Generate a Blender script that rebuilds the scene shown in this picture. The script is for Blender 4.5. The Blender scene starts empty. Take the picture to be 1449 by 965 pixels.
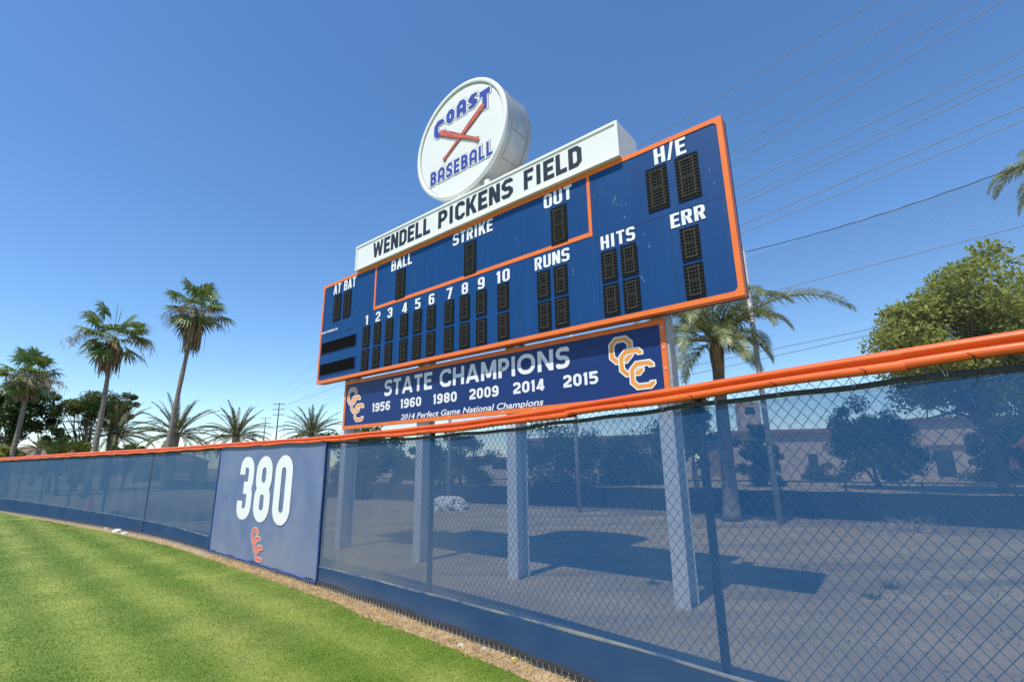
import bpy, math, random
import numpy as np
from mathutils import Matrix, Vector
rng = np.random.default_rng(7); random.seed(7)
R_ = math.radians
SC = bpy.context.scene; COL = SC.collection

# ------------------------------------------------------------------ camera
F_PX, PITCH, ROLL, EYE = 693.36, 0.2435, -0.0153, 1.75
cp, sp, cr, sr = math.cos(PITCH), math.sin(PITCH), math.cos(ROLL), math.sin(ROLL)
RT = np.array([1, 0, 0]); FW = np.array([0, cp, sp]); UP = np.array([0, -sp, cp])
R2 = RT*cr + UP*sr; U2 = -RT*sr + UP*cr
cam = bpy.data.objects.new('camera', bpy.data.cameras.new('camera')); COL.objects.link(cam)
cam.data.sensor_width = 36; cam.data.lens = F_PX/1449*36; cam.data.clip_start = 0.05; cam.data.clip_end = 3000
m = Matrix.Identity(4)
for i in range(3): m[i][0], m[i][1], m[i][2] = R2[i], U2[i], -FW[i]
m[2][3] = EYE; cam.matrix_world = m
SC.camera = cam
# ------------------------------------------------------------------ world, sun, exposure
SUN_EL, SUN_DIR = 62.5, np.array([-0.602, -0.799])      # horizontal direction towards the sun
w = bpy.data.worlds.new('World'); SC.world = w; w.use_nodes = True
nt = w.node_tree; bgn = nt.nodes['Background']
sky = nt.nodes.new('ShaderNodeTexSky'); sky.sky_type = 'NISHITA'; sky.sun_disc = False
sky.sun_elevation = R_(SUN_EL); sky.sun_rotation = math.atan2(SUN_DIR[0], SUN_DIR[1])
sky.altitude = 0; sky.air_density = 1.0; sky.dust_density = 0.0; sky.ozone_density = 5.0
hs_ = nt.nodes.new('ShaderNodeHueSaturation'); hs_.inputs['Saturation'].default_value = 1.12; hs_.inputs['Value'].default_value = 1.02
nt.links.new(sky.outputs[0], hs_.inputs['Color']); nt.links.new(hs_.outputs[0], bgn.inputs[0]); bgn.inputs[1].default_value = 0.15
sl = bpy.data.lights.new('sun', 'SUN'); sl.energy = 4.0; sl.angle = R_(0.53); sl.color = (1.0, 0.955, 0.89)
so = bpy.data.objects.new('sun', sl); COL.objects.link(so)
ce = math.cos(R_(SUN_EL))
sd = Vector((SUN_DIR[0]*ce, SUN_DIR[1]*ce, math.sin(R_(SUN_EL))))
so.rotation_euler = sd.to_track_quat('Z', 'Y').to_euler()
vs = SC.view_settings; vs.view_transform = 'Standard'; vs.look = 'None'; vs.gamma = 1; vs.use_curve_mapping = False
vs.exposure = 0.35
SC.cycles.transparent_max_bounces = 24; SC.cycles.max_bounces = 8

def ray(x, y): return FW + R2*((x-724.5)/F_PX) - U2*((y-482.5)/F_PX)
EYEV = np.array([0, 0, EYE])
def at(x, y, Y): r = ray(x, y); return EYEV + r*(Y/r[1])
def gnd(x, y, z=0.0): r = ray(x, y); return EYEV + r*((z-EYE)/r[2])

# ------------------------------------------------------------------ object helpers
class MB:
    def __init__(s): s.v = []; s.f = []; s.m = []; s.n = 0
    def add(s, v, f, mi=0):
        v = np.asarray(v, float).reshape(-1, 3)
        for q in f: s.f.append([i+s.n for i in q]); s.m.append(mi)
        s.v.append(v); s.n += len(v)
    def quads(s, v, mi=0):                       # v: (n,4,3)
        v = np.asarray(v, float); k = v.shape[1]; n = len(v); base = s.n
        s.v.append(v.reshape(-1, 3)); s.n += n*k
        s.f.extend((np.arange(n*k).reshape(n, k)+base).tolist()); s.m.extend([mi]*n)
    def box(s, x0, x1, y0, y1, z0, z1, mi=0):
        v = [(x, y, z) for z in (z0, z1) for y in (y0, y1) for x in (x0, x1)]
        s.add(v, [(0, 2, 3, 1), (4, 5, 7, 6), (0, 1, 5, 4), (1, 3, 7, 5), (3, 2, 6, 7), (2, 0, 4, 6)], mi)
    def tube(s, pts, r, n=8, caps=True, mi=0):
        P = np.asarray(pts, float); k = len(P); r = np.broadcast_to(np.asarray(r, float), (k,))
        T = np.gradient(P, axis=0); T /= np.linalg.norm(T, axis=1)[:, None]+1e-12
        ref = np.array([0, 0, 1.0]) if abs(T[:, 2]).mean() < .8 else np.array([1.0, 0, 0])
        A = np.cross(T, ref); A /= np.linalg.norm(A, axis=1)[:, None]+1e-12; B = np.cross(T, A)
        a = np.arange(n)*2*np.pi/n
        V = P[:, None]+r[:, None, None]*(A[:, None]*np.cos(a)[None, :, None]+B[:, None]*np.sin(a)[None, :, None])
        f = [(i*n+j, i*n+(j+1) % n, (i+1)*n+(j+1) % n, (i+1)*n+j) for i in range(k-1) for j in range(n)]
        if caps: f += [tuple(range(n))[::-1], tuple((k-1)*n+j for j in range(n))]
        s.add(V.reshape(-1, 3), f, mi)
    def loft(s, rings, closed=True, mi=0):       # rings (k,n,3)
        V = np.asarray(rings, float); k, n = V.shape[:2]; e = n if closed else n-1
        s.add(V.reshape(-1, 3), [(i*n+j, i*n+(j+1) % n, (i+1)*n+(j+1) % n, (i+1)*n+j) for i in range(k-1) for j in range(e)], mi)
    def build(s, name, mats, parent=None, smooth=False):
        me = bpy.data.meshes.new(name)
        V = np.concatenate(s.v) if s.v else np.zeros((0, 3))
        cnt = np.array([len(q) for q in s.f], np.int32); lp = np.fromiter((i for q in s.f for i in q), np.int32)
        me.vertices.add(len(V)); me.vertices.foreach_set('co', V.ravel())
        me.loops.add(len(lp)); me.loops.foreach_set('vertex_index', lp)
        me.polygons.add(len(cnt)); st = np.zeros(len(cnt), np.int32); st[1:] = np.cumsum(cnt)[:-1]
        me.polygons.foreach_set('loop_start', st); me.polygons.foreach_set('loop_total', cnt)
        me.polygons.foreach_set('material_index', np.array(s.m, np.int32))
        me.polygons.foreach_set('use_smooth', np.full(len(cnt), smooth))
        for mt in (mats if isinstance(mats, (list, tuple)) else [mats]): me.materials.append(mt)
        me.update(calc_edges=True); me.validate()
        o = bpy.data.objects.new(name, me); COL.objects.link(o)
        if parent is not None: o.parent = parent
        return o
def tag(o, label=None, cat=None, group=None, kind=None):
    if label: o['label'] = label
    if cat: o['category'] = cat
    if group: o['group'] = group
    if kind: o['kind'] = kind
    return o
def thing(name, loc, label, cat, group=None, rz=0):
    o = bpy.data.objects.new(name, None); COL.objects.link(o); o.location = loc; o.rotation_euler = (0, 0, rz)
    o.empty_display_size = .2
    return tag(o, label, cat, group)
def copy_tree(o, parent=None):
    c = o.copy(); COL.objects.link(c)
    if parent is not None: c.parent = parent
    for ch in list(o.children): copy_tree(ch, c)
    return c

# ------------------------------------------------------------------ materials
def mat(name, col, rough=.6, col2=None, scale=6, detail=6, metal=0, bump=0, bscale=60, spec=.5, lo=.35, hi=.65, stretch=None, third=None):
    mt = bpy.data.materials.new(name); mt.use_nodes = True; t = mt.node_tree; b = t.nodes['Principled BSDF']
    b.inputs['Roughness'].default_value = rough; b.inputs['Metallic'].default_value = metal
    b.inputs['Specular IOR Level'].default_value = spec
    tc = t.nodes.new('ShaderNodeTexCoord'); src = tc.outputs['Object']
    if stretch:
        mp = t.nodes.new('ShaderNodeMapping'); mp.inputs['Scale'].default_value = stretch
        t.links.new(src, mp.inputs[0]); src = mp.outputs[0]
    if col2 is None: col2 = tuple(c*.85 for c in col)
    n = t.nodes.new('ShaderNodeTexNoise'); n.inputs['Scale'].default_value = scale; n.inputs['Detail'].default_value = detail
    n.inputs['Roughness'].default_value = .6; t.links.new(src, n.inputs['Vector'])
    r = t.nodes.new('ShaderNodeValToRGB'); r.color_ramp.elements[0].position = lo; r.color_ramp.elements[1].position = hi
    r.color_ramp.elements[0].color = (*col2, 1); r.color_ramp.elements[1].color = (*col, 1)
    t.links.new(n.outputs[0], r.inputs[0]); out = r.outputs[0]
    if third:                                     # (colour, scale, lo, hi): a second layer of spots
        n2 = t.nodes.new('ShaderNodeTexNoise'); n2.inputs['Scale'].default_value = third[1]; n2.inputs['Detail'].default_value = 8
        t.links.new(src, n2.inputs['Vector'])
        if len(third) > 4:                        # spots drawn out into tracks along one direction
            m2 = t.nodes.new('ShaderNodeMapping'); m2.inputs['Rotation'].default_value = (0, 0, R_(third[4])); m2.inputs['Scale'].default_value = (.12, 1, 1)
            t.links.new(src, m2.inputs[0]); t.links.new(m2.outputs[0], n2.inputs['Vector'])
        mr = t.nodes.new('ShaderNodeMapRange'); mr.inputs[1].default_value = third[2]; mr.inputs[2].default_value = third[3]
        t.links.new(n2.outputs[0], mr.inputs[0])
        mx = t.nodes.new('ShaderNodeMix'); mx.data_type = 'RGBA'; t.links.new(mr.outputs[0], mx.inputs[0])
        t.links.new(out, mx.inputs[6]); mx.inputs[7].default_value = (*third[0], 1); out = mx.outputs[2]
    t.links.new(out, b.inputs['Base Color'])
    if bump:
        n3 = t.nodes.new('ShaderNodeTexNoise'); n3.inputs['Scale'].default_value = bscale; n3.inputs['Detail'].default_value = 4
        t.links.new(src, n3.inputs['Vector'])
        bp = t.nodes.new('ShaderNodeBump'); bp.inputs['Strength'].default_value = bump; bp.inputs['Distance'].default_value = .02
        t.links.new(n3.outputs[0], bp.inputs['Height']); t.links.new(bp.outputs[0], b.inputs['Normal'])
    return mt
def leafmat(name, col, col2, scale=9, trans=.35, rough=.5, spec=.35):
    mt = mat(name, col, rough, col2, scale=scale, detail=2, spec=spec, lo=.38, hi=.62); t = mt.node_tree
    b = t.nodes['Principled BSDF']; o = t.nodes['Material Output']
    tr = t.nodes.new('ShaderNodeBsdfTranslucent'); mx = t.nodes.new('ShaderNodeMixShader'); mx.inputs[0].default_value = trans
    src = b.inputs['Base Color'].links[0].from_socket
    hs = t.nodes.new('ShaderNodeHueSaturation'); hs.inputs['Hue'].default_value = .48; hs.inputs['Value'].default_value = 1.3
    t.links.new(src, hs.inputs['Color']); t.links.new(hs.outputs[0], tr.inputs[0])
    t.links.new(b.outputs[0], mx.inputs[1]); t.links.new(tr.outputs[0], mx.inputs[2]); t.links.new(mx.outputs[0], o.inputs[0])
    return mt
BLUE = mat('scoreboard_blue', (.005, .060, .200), .5, (.004, .051, .178), scale=1.3, third=((.030, .085, .20), 9, .60, .85), spec=.25, stretch=(2.2, 2.2, .22))
BLUE_DK = mat('sign_navy', (.012, .038, .155), .4, (.010, .033, .138), scale=1.5, third=((.03, .07, .2), 30, .74, .86), spec=.3)
ORANGE = mat('orange_paint', (.88, .205, .040), .4, (.82, .18, .034), scale=3, spec=.3)
CAPORANGE = mat('orange_plastic', (.88, .135, .022), .42, (.74, .10, .018), scale=2.5, third=((.55, .12, .04), 9, .66, .8), stretch=(1, 1, 1))
WHITE = mat('white_paint', (.84, .825, .79), .45, (.76, .75, .71), scale=2, third=((.5, .47, .4), 14, .72, .86), bump=.02, bscale=8)
WHITEFACE = mat('white_sign_face', (.82, .80, .745), .35, (.78, .765, .71), scale=1.2)
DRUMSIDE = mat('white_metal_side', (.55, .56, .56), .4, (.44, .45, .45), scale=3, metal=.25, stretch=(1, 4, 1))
LETTER = mat('white_vinyl', (.84, .825, .80), .5, (.79, .775, .75), scale=5)
INK = mat('black_vinyl', (.018, .022, .028), .45)
BLUEINK = mat('blue_vinyl', (.045, .075, .36), .45)
GREYINK = mat('grey_outline_vinyl', (.20, .22, .22), .5)
BATRED = mat('red_vinyl', (.66, .13, .075), .5)
BATDK = mat('dark_red_vinyl', (.22, .05, .04), .5)
GOLD = mat('gold_orange_vinyl', (.90, .345, .05), .45)
CORAL = mat('coral_vinyl', (.76, .155, .09), .6, (.66, .16, .11), scale=8)
DIGBACK = mat('digit_module_black', (.009, .010, .012), .8, spec=.2)
DIGBAR = mat('digit_louver', (.050, .046, .036), .7, (.035, .033, .027), scale=20, spec=.2)
DIGSEG = mat('digit_segment_led', (.06, .06, .042), .7, spec=.2)
MSGBLK = mat('message_black', (.003, .003, .003), .95, spec=.1)
STEEL = mat('grey_steel', (.70, .71, .71), .5, (.62, .63, .63), scale=4, third=((.30, .20, .13), 10, .68, .85))
GALV = mat('galvanised', (.40, .41, .40), .55, (.28, .29, .29), scale=14, metal=.15)
DARKSTEEL = mat('dark_beam', (.05, .05, .05), .6)
WIRE = mat('chain_wire', (.20, .205, .21), .45, (.13, .135, .14), scale=15, metal=.2)
FPOST = mat('fence_post_dark', (.035, .045, .06), .6, (.025, .03, .045), scale=6)
HEM = mat('black_hem', (.022, .022, .024), .8, (.05, .05, .05), scale=40)
TIE = mat('black_tie', (.012, .012, .012), .5)
NETM = mat('net_twine', (.13, .13, .13), .8)
CABLE = mat('black_cable', (.04, .045, .05), .6)
POWER = mat('aluminium_wire', (.26, .27, .28), .5, metal=.2)
POLEWOOD = mat('pole_wood', (.07, .055, .045), .9)

def screen_mat(name, base, base2, opac, dust_haze_z, dust_haze_amt, dust_haze_h=.55, trans=.35):
    """woven windscreen: holes let light straight through, threads are dusty blue plastic"""
    mt = bpy.data.materials.new(name); mt.use_nodes = True; t = mt.node_tree; N = t.nodes; L = t.links
    out = N['Material Output']; N.remove(N['Principled BSDF'])
    tc = N.new('ShaderNodeTexCoord'); sx = N.new('ShaderNodeSeparateXYZ'); L.new(tc.outputs['Object'], sx.inputs[0])
    n = N.new('ShaderNodeTexNoise'); n.inputs['Scale'].default_value = 1.6; n.inputs['Detail'].default_value = 8; L.new(tc.outputs['Object'], n.inputs['Vector'])
    rp = N.new('ShaderNodeValToRGB'); rp.color_ramp.elements[0].position = .35; rp.color_ramp.elements[1].position = .68
    rp.color_ramp.elements[0].color = (*base, 1); rp.color_ramp.elements[1].color = (*base2, 1); L.new(n.outputs[0], rp.inputs[0])
    # field dust plus painted haze of the slanting view: ragged, thins out with height
    zr = N.new('ShaderNodeMapRange'); zr.inputs[1].default_value = dust_haze_z; zr.inputs[2].default_value = dust_haze_z+dust_haze_h
    zr.inputs[3].default_value = 1; zr.inputs[4].default_value = 0; L.new(sx.outputs[2], zr.inputs[0])
    n2 = N.new('ShaderNodeTexNoise'); n2.inputs['Scale'].default_value = .55; n2.inputs['Detail'].default_value = 9; n2.inputs['Roughness'].default_value = .65
    L.new(tc.outputs['Object'], n2.inputs['Vector'])
    r2 = N.new('ShaderNodeMapRange'); r2.inputs[1].default_value = .30; r2.inputs[2].default_value = .62; L.new(n2.outputs[0], r2.inputs[0])
    mu = N.new('ShaderNodeMath'); mu.operation = 'MULTIPLY'; L.new(zr.outputs[0], mu.inputs[0]); L.new(r2.outputs[0], mu.inputs[1])
    ln = N.new('ShaderNodeVectorMath'); ln.operation = 'LENGTH'; L.new(tc.outputs['Object'], ln.inputs[0])
    lr = N.new('ShaderNodeMapRange'); lr.inputs[1].default_value = .3; lr.inputs[2].default_value = 4.2; lr.inputs[3].default_value = dust_haze_amt; lr.inputs[4].default_value = dust_haze_amt*.12; L.new(ln.outputs['Value'], lr.inputs[0])
    mu2 = N.new('ShaderNodeMath'); mu2.operation = 'MULTIPLY'; L.new(lr.outputs[0], mu2.inputs[1]); L.new(mu.outputs[0], mu2.inputs[0])
    mx = N.new('ShaderNodeMix'); mx.data_type = 'RGBA'; L.new(mu2.outputs[0], mx.inputs[0]); L.new(rp.outputs[0], mx.inputs[6]); mx.inputs[7].default_value = (.33, .29, .22, 1)
    d = N.new('ShaderNodeBsdfDiffuse'); L.new(mx.outputs[2], d.inputs[0])
    tl = N.new('ShaderNodeBsdfTranslucent'); L.new(mx.outputs[2], tl.inputs[0])
    m1 = N.new('ShaderNodeMixShader'); m1.inputs[0].default_value = trans; L.new(d.outputs[0], m1.inputs[1]); L.new(tl.outputs[0], m1.inputs[2])
    if opac >= 1: L.new(m1.outputs[0], out.inputs[0]); return mt
    tp = N.new('ShaderNodeBsdfTransparent'); tp.inputs[0].default_value = (.93, .98, 1, 1)
    fine = N.new('ShaderNodeTexNoise'); fine.inputs['Scale'].default_value = 140; fine.inputs['Detail'].default_value = 2; L.new(tc.outputs['Object'], fine.inputs['Vector'])
    fo = N.new('ShaderNodeMapRange'); fo.inputs[1].default_value = .3; fo.inputs[2].default_value = .7; fo.inputs[3].default_value = opac-.05; fo.inputs[4].default_value = opac+.05
    L.new(fine.outputs[0], fo.inputs[0])
    ad = N.new('ShaderNodeMath'); ad.operation = 'ADD'; ad.use_clamp = True; L.new(fo.outputs[0], ad.inputs[0])
    m3 = N.new('ShaderNodeMath'); m3.operation = 'MULTIPLY'; m3.inputs[1].default_value = .5; L.new(mu2.outputs[0], m3.inputs[0]); L.new(m3.outputs[0], ad.inputs[1])
    m2 = N.new('ShaderNodeMixShader'); L.new(ad.outputs[0], m2.inputs[0]); L.new(tp.outputs[0], m2.inputs[1]); L.new(m1.outputs[0], m2.inputs[2])
    L.new(m2.outputs[0], out.inputs[0])
    return mt
SCREEN = screen_mat('windscreen_mesh', (.017, .098, .255), (.026, .114, .27), .62, .3, .75, 4.0, trans=.2)  # left end gets painted haze along with its dust, up the full height
SCREEN_GRAZE = screen_mat('windscreen_mesh_dust_graze', (.07, .16, .285), (.095, .185, .30), .82, .42, .5, .8)  # dust, plus the closed look of a grazing view put into colour and opacity
BAND = screen_mat('windscreen_double', (.045, .105, .215), (.065, .125, .235), 1.0, .0, .5, .25)
BACKSCREEN = mat('dark_green_screen', (.022, .030, .035), .9, (.016, .022, .026), scale=3)
BANNERM = screen_mat('faded_banner_vinyl', (.145, .20, .335), (.21, .26, .38), 1.0, .0, .45, 1.2, trans=.1)

# ------------------------------------------------------------------ stroke lettering
def fillet(pts, flags, c, closed, oct_):
    """returns (points, inner corner overrides): right-angled corners are cut or rounded"""
    out = []; n = len(pts)
    for i, p in enumerate(pts):
        p = np.array(p, float)
        if (not closed and i in (0, n-1)) or not flags[i]: out.append((p, None)); continue
        a = np.array(pts[i-1], float)-p; b = np.array(pts[(i+1) % n], float)-p
        la, lb = np.linalg.norm(a), np.linalg.norm(b); r = min(c, la*.499, lb*.499); a = a/la; b = b/lb
        sq = abs(a@b) < .05
        if oct_: out += [(p+a*r, None), (p+b*r, None)]
        elif sq:
            K = p+(a+b)*r
            for k in range(9):
                t = k/8*np.pi/2; out.append((K-b*r*np.cos(t)-a*r*np.sin(t), (p, a, b, r, K)))
        else: out.append((p, None))
    return out
def strip(pts, t, closed):
    pts = [q if isinstance(q, tuple) and len(q) == 2 and isinstance(q[0], np.ndarray) else (np.array(q, float), None) for q in pts]
    keep = [pts[0]]
    for q in pts[1:]:
        if np.linalg.norm(q[0]-keep[-1][0]) > 1e-4: keep.append(q)
    if closed and np.linalg.norm(keep[0][0]-keep[-1][0]) < 1e-4: keep.pop()
    P = np.array([q[0] for q in keep]); n = len(P); A = []; B = []
    for i in range(n):
        if closed: d0 = P[i]-P[i-1]; d1 = P[(i+1) % n]-P[i]
        else: d0 = P[i]-P[max(i-1, 0)]; d1 = P[min(i+1, n-1)]-P[i]
        if not closed and i == 0: d0 = d1
        if not closed and i == n-1: d1 = d0
        d0 = d0/(np.linalg.norm(d0)+1e-9); d1 = d1/(np.linalg.norm(d1)+1e-9)
        ov = keep[i][1]
        if ov is not None:
            p, a, b, r, K = ov; u = P[i]-K; nu = np.linalg.norm(u)
            if nu < 1e-6: u = -(a+b)/1.4142
            else: u = u/nu
            o = K+u*(r+t/2); q = K+u*(r-t/2) if r > t/2 else p+(a+b)*t/2
            left = np.array([-d1[1], d1[0]])@u > 0
            A.append(o if left else q); B.append(q if left else o); continue
        n0 = np.array([-d0[1], d0[0]]); n1 = np.array([-d1[1], d1[0]]); mm = n0+n1; mm /= np.linalg.norm(mm)+1e-9
        off = mm*(t/2)/max(mm@n0, .35); A.append(P[i]+off); B.append(P[i]-off)
    return [(A[i], A[(i+1) % n], B[(i+1) % n], B[i]) for i in range(n if closed else n-1)]
def glyph(ch, w, t, c, oct_=False, g=0.0):
    """list of quads; outer box w x 1, stroke t; g grows the stroke outwards for outlines"""
    L, Rr, B, T, Mi = t/2, w-t/2, t/2, 1-t/2, .5
    W = t+2*g; a = max(.29, t*1.0); Q = []
    def P(pts, closed=False, nof=(), ext=True):
        fl = [i not in nof for i in range(len(pts))]
        p = fillet(pts, fl, c, closed, oct_)
        if not closed and g and ext:
            d = p[0][0]-p[1][0]; p[0] = (p[0][0]+d/np.linalg.norm(d)*g, None); d = p[-1][0]-p[-2][0]; p[-1] = (p[-1][0]+d/np.linalg.norm(d)*g, None)
        Q.append(strip(p, W, closed))
    def D(x0, y0, x1, y1, tt=None):              # slanted stem with level ends
        tt = (tt or t)*1.06+2.2*g; e = g if y1 > y0 else -g
        Q.append([tuple(np.array(q) for q in ((x0-tt/2, y0-e), (x0+tt/2, y0-e), (x1+tt/2, y1+e), (x1-tt/2, y1+e)))])
    if ch in 'O0': P([(L, B), (Rr, B), (Rr, T), (L, T)], True)
    elif ch == 'C': P([(Rr, T-a+t/2), (Rr, T), (L, T), (L, B), (Rr, B), (Rr, B+a-t/2)])
    elif ch == 'G': P([(Rr, T-a+t/2), (Rr, T), (L, T), (L, B), (Rr, B), (Rr, Mi), (w*.55, Mi)], nof=(5,))
    elif ch == 'S': P([(Rr, T-a*.8+t/2), (Rr, T), (L, T), (L, Mi), (Rr, Mi), (Rr, B), (L, B), (L, B+a*.8-t/2)])
    elif ch == 'E': P([(w, T), (L, T), (L, B), (w, B)], nof=(1, 2)); P([(L, Mi), (w*.9, Mi)])
    elif ch == 'F': P([(w, T), (L, T), (L, 0)], nof=(1,)); P([(L, Mi-.02), (w*.88, Mi-.02)])
    elif ch == 'L': P([(L, 1), (L, B), (w, B)], nof=(1,))
    elif ch == 'T': P([(0, T), (w, T)]); P([(w/2, T), (w/2, 0)])
    elif ch in 'I|': P([(w/2, 0), (w/2, 1)])
    elif ch == 'H': P([(L, 0), (L, 1)]); P([(Rr, 0), (Rr, 1)]); P([(L, Mi), (Rr, Mi)])
    elif ch == 'U': P([(L, 1), (L, B), (Rr, B), (Rr, 1)])
    elif ch == 'D': P([(L, B), (Rr, B), (Rr, T), (L, T)], True, nof=(0, 3))
    elif ch == 'P': P([(L, 0), (L, T), (Rr, T), (Rr, Mi-.06), (L, Mi-.06)], nof=(1,))
    elif ch == 'R': P([(L, 0), (L, T), (Rr-.01, T), (Rr-.01, Mi-.02), (L, Mi-.02)], nof=(1,)); D(w-t*.52, 0, w*.56, Mi)
    elif ch == 'B':
        P([(L, Mi), (L, T), (Rr-.02, T), (Rr-.02, Mi), (L, Mi)], nof=(1,)); P([(L, B), (Rr, B), (Rr, Mi), (L, Mi)], True, nof=(0, 3))
    elif ch == 'A':
        if oct_: P([(L, 0), (L, T), (Rr, T), (Rr, 0)]); P([(L, .36), (Rr, .36)])
        else: D(t*.5, 0, w/2-t*.06, 1); D(w-t*.5, 0, w/2+t*.06, 1); P([(w*.25, .27), (w*.75, .27)], ext=False)
    elif ch == 'K': P([(L, 0), (L, 1)]); D(t*.9, .36, w-t*.5, 1); D(w-t*.5, 0, t*1.35, .62)
    elif ch == 'N': P([(L, 0), (L, 1)]); P([(Rr, 0), (Rr, 1)]); D(w-t*.55, 0, t*.55, 1)
    elif ch == 'M': P([(L, 0), (L, 1)]); P([(Rr, 0), (Rr, 1)]); D(w/2, .12, t*.6, 1); D(w/2, .12, w-t*.6, 1)
    elif ch == 'W':
        tt = t*.86; D(w*.27, 0, tt*.5, 1, tt); D(w*.27, 0, w*.5, .96, tt); D(w*.73, 0, w*.5, .96, tt); D(w*.73, 0, w-tt*.5, 1, tt)
    elif ch == '/': D(t*.35, -.04, w-t*.35, 1.04, t*.7)
    elif ch == '1': P([(w*.6, 0), (w*.6, 1)]); D(w*.22, .76, w*.55, 1, t*.8)
    elif ch == '2': P([(L, T-a+t/2), (L, T), (Rr, T), (Rr, .55), (L, .24), (L, B), (w, B)], nof=(5,))
    elif ch == '3':
        P([(L, T-a+t/2), (L, T), (Rr, T), (Rr, Mi+.01), (w*.36, Mi+.01)]); P([(w*.36, Mi-.01), (Rr, Mi-.01), (Rr, B), (L, B), (L, B+a-t/2)])
    elif ch == '4': P([(w*.70, 0), (w*.70, 1)]); D(t*.45, .22, w*.62, 1, t*.8); P([(0, .26), (w, .26)])
    elif ch == '5': P([(w*.95, T), (L, T), (L, Mi+.06), (Rr, Mi+.06), (Rr, B), (L, B), (L, B+a*.8-t/2)], nof=(1, 2))
    elif ch == '6': P([(L, B), (Rr, B), (Rr, Mi+.06), (L, Mi+.06)], True, nof=(3,)); P([(L, Mi), (L, T), (Rr, T), (Rr, T-a*.8+t/2)])
    elif ch == '9': P([(L, T), (Rr, T), (Rr, Mi-.06), (L, Mi-.06)], True, nof=(2,)); P([(Rr, Mi), (Rr, B), (L, B), (L, B+a*.8-t/2)])
    elif ch == '7': P([(0, T), (Rr, T), (w*.4, 0)], nof=(1,))
    elif ch == '8': P([(L, Mi), (Rr, Mi), (Rr, T), (L, T)], True); P([(L, B), (Rr, B), (Rr, Mi), (L, Mi)], True)
    return Q
GW = {'I': .55, '1': .72, ' ': .55, 'W': 1.5, 'M': 1.32, '/': .62, 'E': .88, 'F': .86, 'L': .86, 'T': .95, 'A': 1.1, 'K': 1.05, 'N': 1.02, '|': .5}
def word(txt, u0, u1, z0, z1, y, t=.22, w=.5, gap=.10, c=.2, oct_=False, g=0.0, mb=None, arch=None, mi=0, slant=0.0, gw=None):
    """flat cut lettering in the local XZ plane at depth y, scaled to fill u0..u1, z0..z1"""
    mb = mb or MB(); H = z1-z0
    ws = [w*(gw or GW).get(ch, 1) for ch in txt]; tot = sum(ws)+gap*(len(txt)-1); sx = (u1-u0)/tot; x = 0; k = 0
    for ch, wi in zip(txt, ws):
        if ch != ' ':
            dz = arch(u0+(x+wi/2)*sx) if arch else 0
            for st in glyph(ch, wi, t, c, oct_, g):
                k += 1; yy = y-.0004*(k % 9)
                mb.quads([[(u0+(x+q[0]+slant*q[1])*sx, yy, z0+q[1]*H+dz) for q in quad] for quad in st], mi)
        x += wi+gap
    return mb

def words(txt, u0, u1, z0, z1, y, parent, w=.5, gap=.10, gw=None, **kw):
    ws = [w*(gw or GW).get(ch, 1) for ch in txt]; sx = (u1-u0)/(sum(ws)+gap*(len(txt)-1)); x = u0; i = 0
    for part in txt.split(' '):
        L = sum(ws[i:i+len(part)])+gap*(len(part)-1)
        word(part, x, x+L*sx, z0, z1, y, w=w, gap=gap, gw=gw, **kw).build('lettering', LETTER, parent)
        i += len(part); x += (L+gap+(ws[i]+gap if i < len(txt) else 0))*sx; i += 1
# ------------------------------------------------------------------ ground
def sheet(name, poly, z, mt, sub=1):
    mb = MB(); mb.add([(x, y, z) for x, y in poly], [tuple(range(len(poly)))]); return tag(mb.build(name, mt), kind='structure')
DIRT = mat('dirt', (.385, .285, .16), .95, (.27, .20, .115), scale=.8, detail=12, bump=.8, bscale=35, third=((.165, .125, .07), 1.1, .50, .72, 46))
sheet('ground', [(-900, -900), (900, -900), (900, 900), (-900, 900)], 0, DIRT)

# fence line, left to right as seen from the field
FP = np.array([(-40, 33.5), (-31, 28.1), (-22.58, 22.59), (-14.97, 17.46), (-9.91, 13.95), (-6.39, 11.02), (-2.96, 7.97), (-.68, 5.78), (.46, 4.57), (2.5, 2.4), (3.9, .93)])
def catmull(P, n=24):
    out = []
    Q = np.vstack([2*P[0]-P[1], P, 2*P[-1]-P[-2]])
    for i in range(1, len(Q)-2):
        a, b, c, d = Q[i-1:i+3]; t = np.linspace(0, 1, n, endpoint=False)[:, None]
        out.append(.5*(2*b+(c-a)*t+(2*a-5*b+4*c-d)*t**2+(3*b-a-3*c+d)*t**3))
    return np.vstack(out+[P[-1:]])
FC = catmull(FP); FS = np.r_[0, np.cumsum(np.hypot(*np.diff(FC, axis=0).T))]; FL = FS[-1]
def fxy(s): return np.stack([np.interp(s, FS, FC[:, 0]), np.interp(s, FS, FC[:, 1])], -1)
def ftan(s):
    d = fxy(np.asarray(s)+.15)-fxy(np.asarray(s)-.15); return d/np.linalg.norm(d, axis=-1, keepdims=True)
def fnor(s): t = ftan(s); return np.stack([t[..., 1], -t[..., 0]], -1)     # towards the field
ss_ = np.linspace(0, FL, 4000); xy_ = fxy(ss_)
def fs(x, y): return ss_[np.argmin(np.hypot(xy_[:, 0]-x, xy_[:, 1]-y))]
def fpt(s, z, off=0.0):
    s = np.asarray(s, float); p = fxy(s)+fnor(s)*np.asarray(off)[..., None] if np.ndim(off) else fxy(s)+fnor(s)*off
    return np.concatenate([p, np.broadcast_to(np.asarray(z, float), s.shape)[..., None]], -1)
def tab(rows): rows = sorted((fs(x, y), z) for x, y, z in rows); return lambda s: np.interp(s, [r[0] for r in rows], [r[1] for r in rows])
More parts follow.
